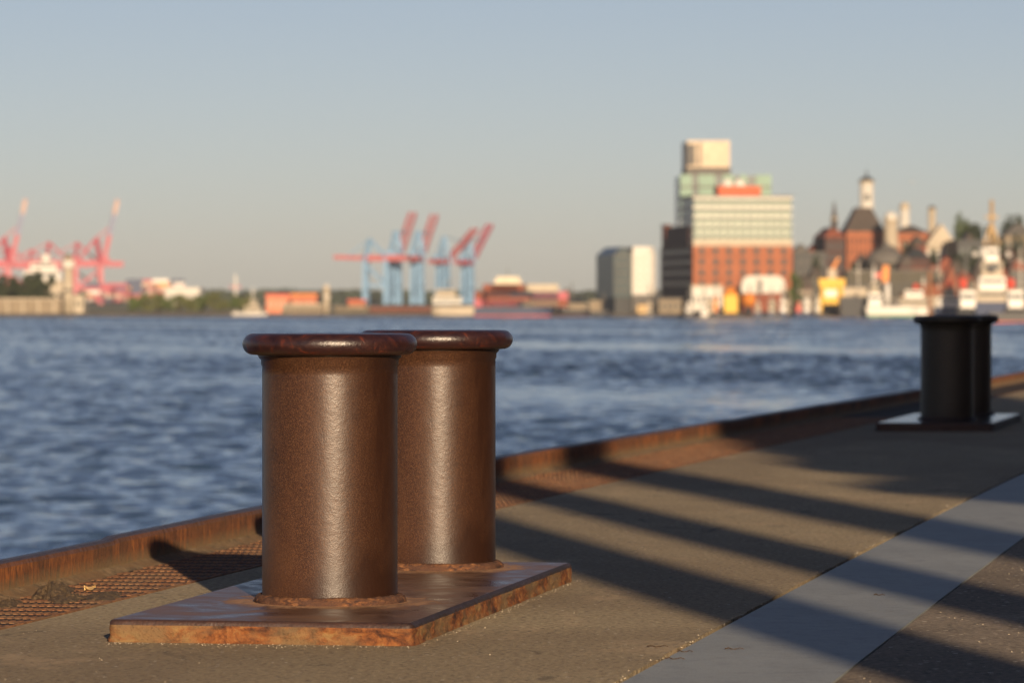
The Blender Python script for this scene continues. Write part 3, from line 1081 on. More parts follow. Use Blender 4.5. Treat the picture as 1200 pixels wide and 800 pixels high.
# ---- rounded white house with dark glass side, left
Yw = 1540
kw = Yw / F_PX
zb = bank(PX(740, Yw), Yw)
t = thing('corner_building', 'rounded white building with a dark glass side standing alone at the water', 'building', (PX(741, Yw), Yw, zb), R(12))
hw_ = PZ(293, Yw) - zb
hl = PZ(345, Yw) - zb
pl = []
for a in np.linspace(-90, 0, 9):
    pl.append((5.4 + 4.2 * math.cos(R(a)), 4.2 + 4.2 * math.sin(R(a))))
pl += [(9.6, 30), (0, 30), (0, 0)]
MB().prism(pl, hl, hw_ - 1.0, 0).build('white_wall', W_WHITE, t)
MB().prism([(x * 0.92 + 0.3, y * 0.96 + 0.5) for x, y in pl], hw_ - 1.0, hw_ + 1.2).build('roof', W_WHITE, t)
MB().prism([(x * 0.98 + 0.1, y * 0.98 + 0.4) for x, y in pl], -1, hl).build('base_wall', W_GREY, t)
b = MB()
b.extrude_xz([(-6.6, 5.5), (-0.05, 5.5), (-0.05, hw_ - 1.2), (-3.3, hw_ + 1.2), (-6.6, hw_ - 1.6)], 1.2, 29)
b.build('glass_wall', W_TEAL, t)
for i in range(5):
    z = 8 + i * 3.1
    MB().box(-6.8, -0.06, 0.9, 1.15, z, z + 0.5).build('floor_band', W_GREY, t)
MB().box(-6.0, -0.1, 2.0, 28, -1, 5.5).build('base_wall', W_DARK, t)
windows(t, 5.2, hw_ - hl - 3, 2, 5, W_CREAM, 0.3, 0.4, z0=hl + 1, x0=0.2)

# ---- low buildings along the water, left to right
block('quay_shed', 'low beige quay shed below the dark brick side of the tall building', 'shed', 772, 799, 351, 1520, 14, W_BEIGE, win=(4, 1, W_PANE, 0.5, 0.4), roofm=W_GREY)
block('quay_shed', 'small yellowish shed at the foot of the rounded white building', 'shed', 747, 764, 357, 1518, 10, paint('ochre_render', (0.5, 0.33, 0.13)), win=(2, 1, W_PANE, 0.5, 0.4), roofm=W_DARK)
block('terminal_hall', 'white flat hall under the left end of the brick front', 'hall', 811, 846, 336, 1530, 18, W_WHITE, win=(5, 1, W_PANE, 0.35, 0.3), roofm=W_CREAM)
# curved white pavilion
Yp = 1528
kp = Yp / F_PX
zb = bank(PX(895, Yp), Yp)
wp, hp = 51 * kp, PZ(323, Yp) - zb
t = thing('barrel_roof_hall', 'white hall with rounded roof corners in front of the brick building', 'hall', (PX(869, Yp), Yp, zb), 0)
pr = [(0, 7.2), (0, hp - 3.2)] + [(3.2 - 3.2 * math.cos(a), hp - 3.2 + 3.2 * math.sin(a)) for a in np.linspace(0.2, 1.57, 6)] + [(wp - 3.2 + 3.2 * math.sin(a), hp - 3.2 + 3.2 * math.cos(a)) for a in np.linspace(0, 1.37, 6)] + [(wp, hp - 3.2), (wp, 7.2)]
MB().extrude_xz(pr, 0, 20).build('shell', W_WHITE, t)
MB().box(0.6, wp - 0.6, 0.8, 19, -1, 7.2).build('base_wall', W_BRICK, t)
MB().box(wp * 0.40, wp * 0.47, -0.1, 0.1, 7.4, hp - 1.5).build('window', W_PANE, t)
MB().box(wp * 0.16, wp * 0.2, -0.1, 0.1, 7.4, hp - 3.5).build('window', W_PANE, t)

block('townhouse', 'pale plaster house right behind the green tree beside the brick front', 'house', 929, 950, 286, 1660, 20, W_CREAM, win=(4, 5, W_DARK), roof='hip', roofh=3.5, roofm=W_GREY)
block('office_block', 'grey house with dark window strips between two brick buildings', 'building', 930, 968, 297, 1640, 16, W_DARK, win=(5, 4, W_GREY, 0.35, 0.8), roofm=W_GREY)

# ---- brick complex with mansard roof and white lighthouse tower
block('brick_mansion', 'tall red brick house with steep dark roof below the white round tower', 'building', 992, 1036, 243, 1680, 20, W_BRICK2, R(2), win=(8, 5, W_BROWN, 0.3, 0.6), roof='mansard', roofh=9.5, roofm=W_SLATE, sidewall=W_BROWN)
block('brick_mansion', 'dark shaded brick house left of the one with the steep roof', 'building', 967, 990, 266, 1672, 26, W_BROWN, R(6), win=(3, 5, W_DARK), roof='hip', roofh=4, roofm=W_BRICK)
k_ = 1690 / F_PX


def round_tower(name, label, cat, px, half, ptop, y, mat, capm, cap=0.0, zb=None, n=20, base=None):
    k = y / F_PX
    zb = bank(PX(px, y), y) if zb is None else zb
    h = PZ(ptop, y) - zb
    t = thing(name, label, cat, (PX(px, y), y, zb), 0)
    r = half * k
    ch = cap or r * 1.3
    MB().lathe([(r, -1), (r * 0.96, h - ch)], n).build('shaft', mat, t, smooth=True)
    MB().lathe([(r * 1.12, h - ch), (r * 1.12, h - ch + 0.7)], n).build('cornice', W_CREAM, t)
    MB().lathe([(r * math.cos(a), h - ch + 0.7 + (ch - 0.7) * math.sin(a)) for a in np.linspace(0, 1.5, 7)], n).build('dome', capm, t, smooth=True)
    return t, h, r


t, h, r = round_tower('lighthouse_tower', 'tall slim white round tower with a dark cap above the brick house', 'tower', 1015.5, 8.6, 207, 1690, W_WHITE, W_DARK, 2.6)
MB().lathe([(0.5, h - 0.1), (0.12, h + 3.0)], 8).build('finial', W_DARK, t)
MB().box(-0.9, 0.9, -r - 0.1, -r + 0.6, h - 9.5, h - 7.0).build('window', W_PANE, t)
round_tower('turret', 'squat cream turret on the right flank of the steep roofed brick house', 'turret', 1044, 8.5, 248, 1664, W_CREAM, W_WHITE)
round_tower('turret', 'tall white turret standing clear right of the steep roof', 'turret', 1060, 6.0, 237, 1700, W_WHITE, W_CREAM)
t, h, r = round_tower('spire', 'thin dark spire rising from the shaded brick house', 'spire', 977.5, 4.0, 252, 1676, W_SLATE, W_SLATE)
MB().lathe([(1.0, h - 0.2), (0.15, h + 5.5)], 8).build('finial', W_SLATE, t)
block('brick_house', 'long orange brick house with pale gable windows right of the turrets', 'house', 1048, 1088, 264, 1690, 24, W_BRICK2, win=(7, 3, W_CREAM, 0.4, 0.4), roof='hip', roofh=3, roofm=W_SLATE)

# pale gabled building with columns and small tower
t, w, h = block('gabled_hall', 'pale hall with a gable and tall columns on the hillside', 'building', 1085, 1121, 262, 1670, 26, W_CREAM, R(-3), roof='gable', roofh=9, roofm=W_CREAM)
for i in range(5):
    MB().lathe([(0.55, 0), (0.5, h - 13)], 10, 1.2 + (w - 2.4) * i / 4, -1.3).build('column', W_GREY, t)
MB().box(0.3, w - 0.3, -0.15, 0.05, 0, h - 13.2).build('window', W_TEAL, t)
MB().box(-0.5, w + 0.5, -2.1, 0.0, h - 13, h - 10.8).build('entablature', W_WHITE, t)
round_tower('clock_turret', 'pale little bell tower behind the gabled hall with columns', 'turret', 1092, 4.6, 241, 1700, W_CREAM, W_SLATE)

# domed tunnel hall and its long dark base
Yd = 1590
zb = bank(PX(1043, Yd), Yd)
t = thing('domed_hall', 'low dark dome over a round stone hall in the middle of the waterfront', 'building', (PX(1042, Yd), Yd + 14, zb), 0)
hd = PZ(289, Yd) - zb
MB().lathe([(7.6, -1), (7.6, hd - 6.5)], 32).build('wall', W_OLIVE, t, smooth=True)
MB().lathe([(8.1 * math.cos(a), hd - 6.5 + 6.5 * math.sin(a)) for a in np.linspace(0, 1.45, 9)], 32).build('dome', W_GREY, t, smooth=True)
MB().lathe([(1.6, hd - 0.8), (1.6, hd + 1.0), (0.3, hd + 2.2)], 12).build('lantern', W_GREY, t)
block('waterfront_hall', 'long low mossy stone hall in front of the dome', 'hall', 992, 1102, 318, 1568, 16, W_OLIVE, win=(16, 1, W_DARK, 0.45, 0.5), roofm=W_GREY)
block('waterfront_hall', 'low brown brick hall right of the mossy stone hall', 'hall', 1063, 1090, 290, 1600, 20, W_BROWN, win=(5, 2, W_BRICK, 0.45, 0.5), roof='hip', roofh=4, roofm=W_DARK)
block('office_block', 'wide dark building behind the masts of the white ship', 'building', 1122, 1168, 283, 1640, 26, W_DARK, R(4), win=(8, 4, W_TEAL, 0.5, 0.5), roofm=W_DARK)
block('office_block', 'dark stepped building at the far right of the hillside', 'building', 1166, 1215, 292, 1650, 30, W_BROWN, R(4), win=(8, 4, W_DARK, 0.5, 0.5), roofm=W_DARK)
block('townhouse', 'pale beige house on the hill beside the dark round tree', 'house', 1177, 1215, 262, 1760, 20, W_BEIGE, win=(6, 3, W_PANE), roof='hip', roofh=5, roofm=W_GREY)
block('brick_house', 'small brick gatehouse with a pyramid roof behind the moored ferries', 'house', 1108, 1122, 312, 1540, 12, W_BRICK, win=(3, 3, W_CREAM, 0.4, 0.4), roof='hip', roofh=6, roofm=W_BRICK)
block('landing_hall', 'long pale landing hall with an orange tiled roof behind the ferries', 'hall', 1058, 1128, 333, 1528, 14, W_CREAM, win=(12, 2, W_PANE, 0.4, 0.5), roof='hip', roofh=4.2, roofm=W_BRICK2)
block('landing_hall', 'pale flat landing hall over the dark barge', 'hall', 984, 1016, 337, 1530, 12, W_CREAM, win=(6, 1, W_PANE, 0.4, 0.4), roofm=W_GREY)

for i_, (a_, b_, t_, y_, dp_, wl_, rf_, rh_, wn_, lb_) in enumerate([
        (948, 968, 284, 1690, 16, W_BROWN, 'hip', 4, (4, 4, W_PANE), 'narrow dark brown house left of the shaded brick house'),
        (1002, 1022, 298, 1610, 14, W_BROWN, 'hip', 5, (5, 3, W_PANE), 'low dark brick house under the steep roofed brick house'),
        (1068, 1086, 276, 1640, 14, W_BRICK, 'hip', 4, (5, 4, W_CREAM), 'red house with pale windows below the tall white turret'),
        (1100, 1118, 300, 1590, 12, W_BRICK, 'gable', 4, (4, 3, W_CREAM), 'small red gabled house under the columned hall'),
        (1128, 1146, 274, 1700, 18, W_BROWN, 'hip', 5, (5, 4, W_PANE), 'brown house under the broad dark hill tree'),
        (1150, 1166, 300, 1600, 14, W_BRICK, 'hip', 4, (4, 3, W_CREAM), 'red house half hidden behind the ochre mast'),
        (1184, 1206, 304, 1600, 14, W_GREY, 'hip', 4, (5, 3, W_PANE), 'grey house behind the right hand launch'),
        (1020, 1040, 306, 1580, 10, W_BRICK, 'hip', 4, (5, 2, W_PANE), 'low red brick house in front of the dome'),
        (950, 964, 312, 1570, 12, W_OLIVE, 'hip', 4, (4, 3, W_PANE), 'olive house above the yellow gantry'),
        (1122, 1140, 318, 1545, 10, W_OLIVE, 'hip', 3, (5, 2, W_PANE), 'olive house between the gatehouse and the tall white ship'),
        (1038, 1056, 288, 1655, 12, W_BRICK, 'hip', 4, (4, 3, W_CREAM), 'red brick house between the squat turret and the dome'),
        (1054, 1070, 298, 1585, 10, W_BROWN, 'gable', 4, (4, 2, W_BRICK), 'brown gabled house right beside the dome'),
        (1086, 1102, 310, 1575, 10, W_BROWN, 'hip', 4, (4, 2, W_CREAM), 'dark brown house under the small red gabled house'),
        (1112, 1130, 304, 1580, 12, W_DARK, 'hip', 5, (4, 3, W_CREAM), 'slate dark house right of the small red gabled house'),
        (1140, 1156, 310, 1570, 12, W_BROWN, 'hip', 5, (4, 3, W_CREAM), 'dark brown house behind the left side of the white ship'),
        (1168, 1184, 314, 1570, 12, W_BRICK, 'hip', 5, (4, 3, W_CREAM), 'red house behind the right side of the white ship'),
        (936, 952, 322, 1560, 10, W_BROWN, 'hip', 4, (4, 2, W_CREAM), 'brown house behind the bright green tree')]):
    block('townhouse', lb_, 'house', a_, b_, t_, y_, dp_, wl_, R(2), win=wn_, roof=rf_, roofh=rh_, roofm=W_SLATE if i_ % 3 else W_BRICK)

# ---- yellow crane and orange things on the quay
t = thing('yellow_gantry', 'yellow harbour gantry with a cabin on the quay beside the dark barge', 'crane', (PX(975, 1506), 1506, ZB), 0)
kk = 1506 / F_PX
for sx_ in (-1, 1):
    for sy_ in (0, 5):
        MB().bar((sx_ * 4.2, sy_, 0), (sx_ * 3.2, sy_, 9.5), 1.0).build('leg', P_YELLOW, t)
MB().box(-4.6, 4.6, -0.6, 5.8, 9.5, 12.2).build('portal_beam', P_YELLOW, t)
MB().box(-3.0, 2.2, -1.2, 4.6, 3.2, 9.3).build('cabin', P_YELLOW, t)
MB().box(-1.4, 1.6, 0.2, 3.4, 12.2, 15.6).build('winch_house', W_CREAM, t)
MB().bar((0, 2, 15), (2.5, 2, 19.5), 0.9).build('jib', P_ORANGE, t)
MB().box(-2.6, 1.6, -1.35, -1.15, 5.8, 8.2).build('window', P_WHITE, t)
for px_, w_, h_, y_, lb in ((856.5, 5.0, 9.0, 1504, 'tall orange container stack standing on the quay in front of the brick building'),):
    t = thing('orange_silo', 'bright orange upright silo on the quay before the brick building', 'silo', (PX(px_, y_), y_, ZB), 0)
    MB().lathe([(2.6, 0.0), (2.6, 7.0), (1.2, 8.6)], 20, 0, 2.6).build('tank', P_ORANGE, t, smooth=True)
    MB().box(-2.4, 2.4, -0.2, 0.1, 0.2, 6.2).build('hatch', P_YELLOW, t)
    MB().lathe([(0.7, 8.6), (0.7, 9.4)], 12, 0, 2.6).build('vent_cap', P_ORANGE, t)
t = thing('buoy', 'round orange buoy on a dark stand right of the orange silo', 'buoy', (PX(877, 1505), 1505, ZB), 0)
MB().lathe([(2.5 * math.sin(a), 4.6 - 2.5 * math.cos(a)) for a in np.linspace(0.1, 3.04, 13)], 20).build('float', P_ORANGE, t, smooth=True)
MB().lathe([(1.6, 0), (0.9, 2.3)], 12).build('stand', P_BLACK, t)


# ---- boats
def hull_poly(L, B, bow=0.2, flip=False):
    p = [(-L / 2, -B / 2), (L / 2 - L * bow, -B / 2), (L / 2 - L * bow * 0.4, -B * 0.3), (L / 2, 0), (L / 2 - L * bow * 0.4, B * 0.3), (L / 2 - L * bow, B / 2), (-L / 2, B / 2)]
    return [(-x, y) for x, y in reversed(p)] if flip else p


def boat(name, label, cat, p0, p1, y, hh, hull, houses=(), funnel=None, mast=None, boot=None, flip=False, beam=0.22, group=None, rz=0.0, rail=None):
    """origin on the waterline amidships; houses = (from, to, z0, z1, finish) along the length"""
    k = y / F_PX
    L = (p1 - p0) * k / max(0.2, abs(math.cos(rz)))
    B = max(3.0, L * beam)
    t = thing(name, label, cat, (PX((p0 + p1) / 2, y), y, WATER), rz, group)
    hp = hull_poly(L, B, flip=flip)
    lo = [(x * 0.93, yy * 0.8) for x, yy in hp]
    if boot:
        MB().prism(lo, -0.9, 0.7, 0, [(x * 0.95, yy * 0.86) for x, yy in hp]).build('waterline_band', boot, t)
    MB().prism([(x * 0.95, yy * 0.86) for x, yy in hp] if boot else lo, 0.7 if boot else -0.9, hh, 0, hp).build('hull', hull, t)
    MB().prism([(x * 0.97, yy * 0.95) for x, yy in hp], hh, hh + 0.25).build('deck', W_GREY, t)
    for i, (a, b_, z0, z1, fin) in enumerate(houses):
        x0, x1 = (a - 0.5) * L, (b_ - 0.5) * L
        if flip:
            x0, x1 = -x1, -x0
        ins = B * 0.14 * (1 + 0.4 * i)
        d_ = MB().box(x0, x1, -B / 2 + ins, B / 2 - ins, z0, z1).build('deckhouse', fin, t)
        if z1 - z0 > 1.6 and fin in (P_WHITE, W_WHITE, W_CREAM):
            MB().box(x0 + (x1 - x0) * 0.06, x1 - (x1 - x0) * 0.06, -B / 2 + ins - 0.06, B / 2 - ins + 0.06, z0 + (z1 - z0) * 0.52, z0 + (z1 - z0) * 0.78).build('window_band', W_PANE, d_)
        MB().box(x0 - 0.3, x1 + 0.3, -B / 2 + ins - 0.3, B / 2 - ins + 0.3, z1, z1 + 0.18).build('roof', W_CREAM, d_)
    if funnel:
        fx, fz0, fz1, fr_, fm = funnel
        x = (fx - 0.5) * L * (-1 if flip else 1)
        MB().lathe([(fr_, fz0), (fr_ * 0.9, fz1)], 14, x, 0).build('funnel', fm, t, smooth=True)
    if mast:
        mx, mz0, mz1, mw, mm_ = mast
        x = (mx - 0.5) * L * (-1 if flip else 1)
        MB().bar((x, 0, mz0), (x, 0, mz1), mw, None, 0, 8).build('mast', mm_, t)
        MB().bar((x - (mz1 - mz0) * 0.14, 0, mz0 + (mz1 - mz0) * 0.62), (x + (mz1 - mz0) * 0.14, 0, mz0 + (mz1 - mz0) * 0.62), mw * 0.7).build('crosstree', mm_, t)
    return t


boat('barge', 'long dark barge moored under the pale landing hall', 'barge', 984, 1018, 1485, 6.8, P_BLACK, [(0.62, 0.8, 7.05, 8.2, W_CREAM)], beam=0.5)
boat('tugboat', 'white tugboat with a green waterline and a bright wheelhouse', 'boat', 1014, 1076, 1478, 3.6, P_WHITE,
     [(0.05, 0.30, 3.85, 8.2, P_WHITE), (0.1, 0.24, 8.4, 11.6, W_CREAM), (0.5, 0.66, 3.85, 6.0, W_GREY)], (0.42, 3.85, 11.5, 0.9, P_WHITE), (0.16, 11.6, 16.5, 0.7, P_WHITE), P_GREEN, beam=0.3)
t = thing('orange_deck_crane', 'orange upright deck crane showing above the white tugboat', 'crane', (PX(1037, 1490), 1490, WATER), 0)
MB().lathe([(1.5, -1), (1.5, 12)], 12).build('pedestal', W_GREY, t)
MB().bar((0, 0, 12), (0.3, 0, 17.8), 2.6, 2.0).build('post', P_ORANGE, t)
MB().bar((0, 0, 15), (-3.4, 0, 14.2), 1.6).build('arm', P_RED, t)
boat('ferry', 'long white ferry lying along the landing hall left of the mooring pile', 'ferry', 1052, 1094, 1492, 3.2, P_WHITE,
     [(0.05, 0.9, 3.45, 6.4, W_CREAM), (0.2, 0.7, 6.6, 9.2, P_WHITE)], (0.5, 9.2, 11.5, 0.8, P_RED), (0.72, 9.2, 14.0, 0.4, P_WHITE), P_BLACK)
boat('ferry', 'white ferry with a navy hull between the mooring pile and the white bow', 'ferry', 1094, 1128, 1488, 3.4, P_NAVY,
     [(0.06, 0.85, 3.65, 7.0, P_WHITE), (0.25, 0.7, 7.2, 9.8, W_CREAM)], (0.45, 9.8, 12.4, 0.9, P_RED), (0.7, 9.8, 15.0, 0.4, W_GREY), P_BLACK, flip=True)
for px_, lb in ((1133, 'white launch with a red funnel seen bow on, left of the white museum ship'), (1189, 'white launch with a red funnel seen bow on at the right edge of the picture')):
    boat('launch', lb, 'boat', px_ - 11, px_ + 11, 1380, 3.0, P_BLACK,
         [(0.12, 0.9, 3.2, 8.8, P_WHITE)], (0.3, 9.4, 12.6, 1.4, P_RED), (0.42, 9.5, 19.0, 0.5, W_GREY), None, beam=1.4)
# tall white ship with stepped superstructure and an ochre mast
t = boat('museum_ship', 'tall white ship with stepped decks and an ochre mast rising above the roofs', 'ship', 1138, 1186, 1440, 5.0, P_NAVY,
         [(0.1, 0.9, 5.2, 9.0, W_CREAM), (0.18, 0.82, 9.2, 13.6, P_WHITE), (0.25, 0.75, 13.8, 18.6, W_CREAM), (0.34, 0.66, 18.8, 23.4, P_WHITE)],
         (0.30, 19.8, 23.5, 0.9, P_WHITE), (0.5, 24.4, 39.5, 1.3, P_GOLD), P_BLACK, beam=0.6)
MB().box(-1.3, 1.3, -4.9, -4.7, 15.6, 18.2).build('bridge_window', P_BLACK, t)
for xx in (-2.6, 2.6):
    MB().bar((xx, 0, 24.4), (0, 0, 32.0), 0.8).build('mast_leg', P_GOLD, t)
for xx in (-5.6, 5.6):
    MB().lathe([(0.9 * math.sin(a), 21.2 - 0.9 * math.cos(a)) for a in np.linspace(0.1, 3.04, 9)], 12, xx, 0).build('radar_dome', P_WHITE, t, smooth=True)
    MB().bar((xx, 0, 19.6), (xx, 0, 20.4), 0.5).build('dome_stalk', W_GREY, t)
t = thing('mooring_pile', 'brown timber mooring pile standing in the water before the ferries', 'pile', (PX(1089.5, 1400), 1400, WATER), 0)
MB().bar((0, 0, -2), (0, 0, 15.5), 1.3, None, 0, 10).build('post', P_RUSTY, t)
MB().lathe([(0.8, 15.5), (0.8, 16.0), (0.2, 16.5)], 10).build('cap', W_GREY, t)
t = thing('pontoon', 'floating dark pontoon with a red waterline right of the far bollard', 'pontoon', (PX(1185, 1010), 1010, WATER), 0)
MB().box(-5.2, 30, 0, 9, -0.6, 0.35).build('waterline_band', P_RED, t)
MB().box(-5.2, 30, 0, 9, 0.35, 2.2).build('hull', P_BLACK, t)
MB().box(-4.9, 30, 0.3, 8.7, 2.2, 2.4).build('deck', W_GREY, t)

# small craft scattered along the quay (moored, blurred)
random.seed(4)
for i, (px_, w_, hm, hs, lb) in enumerate([
        (806, 10, W_GREY, P_WHITE, 'small grey launch with a white cabin below the dark brick wall'),
        (826, 9, P_WHITE, P_WHITE, 'small white cabin boat left of the orange silo'),
        (838, 8, P_BLACK, P_ORANGE, 'small dark workboat with an orange cabin beside the orange silo'),
        (889, 10, P_NAVY, W_CREAM, 'navy launch with a cream cabin right of the orange buoy'),
        (903, 11, P_NAVY, W_CREAM, 'navy launch with a low cream cabin under the barrel roofed hall'),
        (918, 9, P_NAVY, P_WHITE, 'navy motorboat with a white cabin just left of the orange cabin boat'),
        (935, 9, P_NAVY, P_RED, 'navy motorboat with an orange red cabin under the green tree'),
        (946, 9, P_NAVY, P_WHITE, 'navy motorboat with a tall white cabin left of the yellow gantry'),
        (957, 9, P_BLACK, W_WHITE, 'black hulled cruiser with a white cabin by the yellow gantry'),
        (762, 9, W_GREY, W_CREAM, 'small grey boat with a cream cabin at the rounded white building')]):
    boat('motorboat', lb, 'boat', px_ - w_ / 2, px_ + w_ / 2, 1490 - i, 1.5, hm, [(0.12, 0.72, 1.7, 3.6 + (i % 3) * 0.8, hs), (0.25, 0.55, 3.8 + (i % 3) * 0.8, 5.2 + (i % 3), hs)], None, (0.4, 4, 10.5 + (i * 5) % 4, 0.35, W_GREY), None, flip=i % 2 == 0, beam=0.3, group='small boats moored along the far quay')
for px_, w_, h_, fin, lb in ((945, 8, 5.5, W_WHITE, 'white quay kiosk behind the tall white cabin boat'), (921, 10, 4.5, W_CREAM, 'cream quay kiosk beside the barrel roofed hall'),
                             (906, 8, 4.0, W_BEIGE, 'beige quay kiosk under the right end of the barrel roofed hall'), (832, 9, 4.6, W_CREAM, 'cream quay kiosk left of the orange silo')):
    block('kiosk', lb, 'kiosk', px_ - w_ / 2, px_ + w_ / 2, 367 - h_ / 0.3, 1508, 5, fin, win=(2, 1, W_PANE, 0.5, 0.4), roofm=W_GREY, group='kiosks on the far quay')

for i, (px_, y_, tp_, w_, fin, lb) in enumerate([
        (952, 1496, 318, 0.35, W_GREY, 'thin grey flagpole left of the yellow gantry'), (1006, 1500, 306, 0.4, W_WHITE, 'thin white flagpole over the dark barge'),
        (1024, 1482, 309, 0.4, P_WHITE, 'white flagpole behind the white tugboat'), (1062, 1500, 304, 0.4, W_GREY, 'thin grey flagpole left of the mooring pile'),
        (1100, 1500, 300, 0.4, W_WHITE, 'thin white flagpole right of the mooring pile'), (1116, 1500, 310, 0.4, P_RUSTY, 'thin brown pole before the brick gatehouse'),
        (1150, 1500, 296, 0.4, W_WHITE, 'thin white pole left of the ochre mast'), (1172, 1500, 300, 0.4, P_RUSTY, 'thin brown pole right of the ochre mast'),
        (1196, 1500, 290, 0.5, W_WHITE, 'white pole at the right edge of the picture')]):
    t = thing('flagpole', lb, 'pole', (PX(px_, y_), y_, ZB if y_ >= 1496 else WATER), 0, 'poles along the far waterfront')
    MB().bar((0, 0, -1), (0, 0, PZ(tp_, y_) - (ZB if y_ >= 1496 else WATER)), w_, None, 0, 8).build('post', fin, t)
    MB().bar((-1.4, 0, (PZ(tp_, y_) - ZB) * 0.8), (1.4, 0, (PZ(tp_, y_) - ZB) * 0.8), w_ * 0.6).build('yard', fin, t)

# ---- trees
def leaf_mat(name, a, b):
    m = NT(name)
    g = m.noise(0.5, 4, 0.6)
    return m.pbr(m.ramp(g, [(0.3, a), (0.7, b)]), 0.75, spec=0.25)


L_DARK = leaf_mat('dark_foliage', (0.016, 0.024, 0.010), (0.038, 0.048, 0.018))
L_MID = leaf_mat('mid_green_foliage', (0.045, 0.07, 0.018), (0.09, 0.115, 0.03))
L_OLIVE = leaf_mat('olive_foliage', (0.07, 0.085, 0.03), (0.13, 0.135, 0.05))
M_BARK = paint('tree_bark', (0.07, 0.055, 0.04), 0.9, 0.3, 3)


def crown_mesh(w, h, n, leaf, seed, zc):
    rg = random.Random(seed)
    b = MB()
    lobes = [(rg.uniform(-0.55, 0.55) * w / 2, rg.uniform(-0.5, 0.5) * w / 2, zc + rg.uniform(-0.42, 0.42) * h, rg.uniform(0.26, 0.46)) for _ in range(11)]
    for _ in range(n):
        cx, cy, cz, q = rg.choice(lobes)
        u = Vector((rg.gauss(0, 1), rg.gauss(0, 1), rg.gauss(0, 1))).normalized() * (rg.random() ** 0.45)
        c = Vector((cx + u.x * q * w / 2, cy + u.y * q * w / 2, cz + u.z * q * h * 0.62))
        a = Vector((rg.gauss(0, 1), rg.gauss(0, 1), rg.gauss(0, 1))).normalized()
        e = a.cross(Vector((rg.gauss(0, 1), rg.gauss(0, 1), rg.gauss(0, 1)))).normalized()
        s = leaf * rg.uniform(0.6, 1.3)
        b.add([c + a * s, c + e * s * 0.6, c - a * s, c - e * s * 0.6], [(0, 1, 2, 3)])
    return b.mesh('crown')


def tree(label, px, half, ptop, y, leafm, seed, zb=None, group=None, n=1500, pb=None):
    k = y / F_PX
    zb = bank(PX(px, y), y) if zb is None else zb
    h = PZ(ptop, y) - zb
    w = 2 * half * k
    t = thing('tree', label, 'tree', (PX(px, y), y, zb), 0, group)
    ch = h * 0.75
    link('crown', crown_mesh(w * 1.15, ch, n, max(0.6, w * 0.07), seed, h - ch / 2), leafm, t)
    tr = MB().bar((0, 0, -1), (0, 0, h * 0.55), max(0.5, w * 0.05), None, 0, 8)
    for q in range(4):
        a = q * 1.7 + seed
        tr.bar((0, 0, h * (0.3 + 0.06 * q)), (math.cos(a) * w * 0.28, math.sin(a) * w * 0.28, h * 0.68), max(0.25, w * 0.02), None, 0, 6)
    tr.build('trunk', M_BARK, t)
    return t


tree('bushy bright green tree beside the right end of the brick front', 932, 9, 322, 1545, L_MID, 3)
gp = 'dark trees on the hill behind the columned hall'
tree('dark green hill tree just right of the columned hall', 1127, 11, 256, 1800, L_MID, 5, group=gp)
tree('broad dark hill tree left of the ochre mast', 1143, 12, 262, 1790, L_DARK, 6, group=gp)
tree('blackish round hill tree right of the ochre mast', 1184, 15, 250, 1780, L_DARK, 7, group=gp)
tree('low dark hill tree between the mast and the round tree', 1163, 11, 268, 1785, L_DARK, 8, group=gp)
gl = 'dense trees behind the beige wall on the left'
tree('leftmost dark tree above the beige wall', 4, 15, 324, 1530, L_DARK, 11, group=gl)
tree('dark tree second in the clump above the beige wall', 20, 15, 323, 1540, L_DARK, 12, group=gl)
tree('tallest dark tree in the clump above the beige wall', 37, 15, 321, 1532, L_DARK, 13, group=gl)
tree('dark tree at the right end of the clump beside the tall white tower', 53, 13, 326, 1538, L_DARK, 14, group=gl)
gb = 'bushes on the green bank between the terminal and the lighthouse'
for i, px_ in enumerate(range(158, 300, 13)):
    tree(['olive bush on the green bank just right of the red containers', 'pale olive bush on the green bank, second from the red containers', 'bush on the green bank, third from the red containers', 'bush on the green bank, fourth from the red containers',
          'bush on the green bank under the long white shed', 'bush on the green bank at the right end of the white shed', 'bush on the green bank right of the white shed', 'bush in the middle of the green bank, three left of the white motor yacht',
          'bush two left of the white motor yacht', 'bush directly left of the white motor yacht', 'bush behind the white motor yacht'][i], px_, 8.5, 349 - (i * 7) % 5, 1535 + (i * 11) % 25, L_OLIVE if i % 3 else L_MID, 20 + i, group=gb, n=900)

gs = 'dark trees between the houses on the hillside'
for i_, (px_, hw__, t_, y_, lb_) in enumerate([(958, 8, 302, 1600, 'small dark tree above the yellow gantry'), (1000, 8, 304, 1595, 'dark tree at the foot of the steep roofed brick house'),
        (1064, 8, 286, 1625, 'dark tree beside the dome'), (1096, 9, 296, 1605, 'dark tree below the columned hall'), (1126, 10, 292, 1610, 'dark tree left of the white ship with the ochre mast'),
        (1142, 9, 288, 1620, 'dark tree just left of the ochre mast'), (1174, 10, 284, 1615, 'dark tree just right of the ochre mast'), (1194, 10, 280, 1625, 'dark tree at the right edge above the red funnel')]):
    tree(lb_, px_, hw__, t_, y_, L_DARK, 60 + i_, group=gs, n=900)

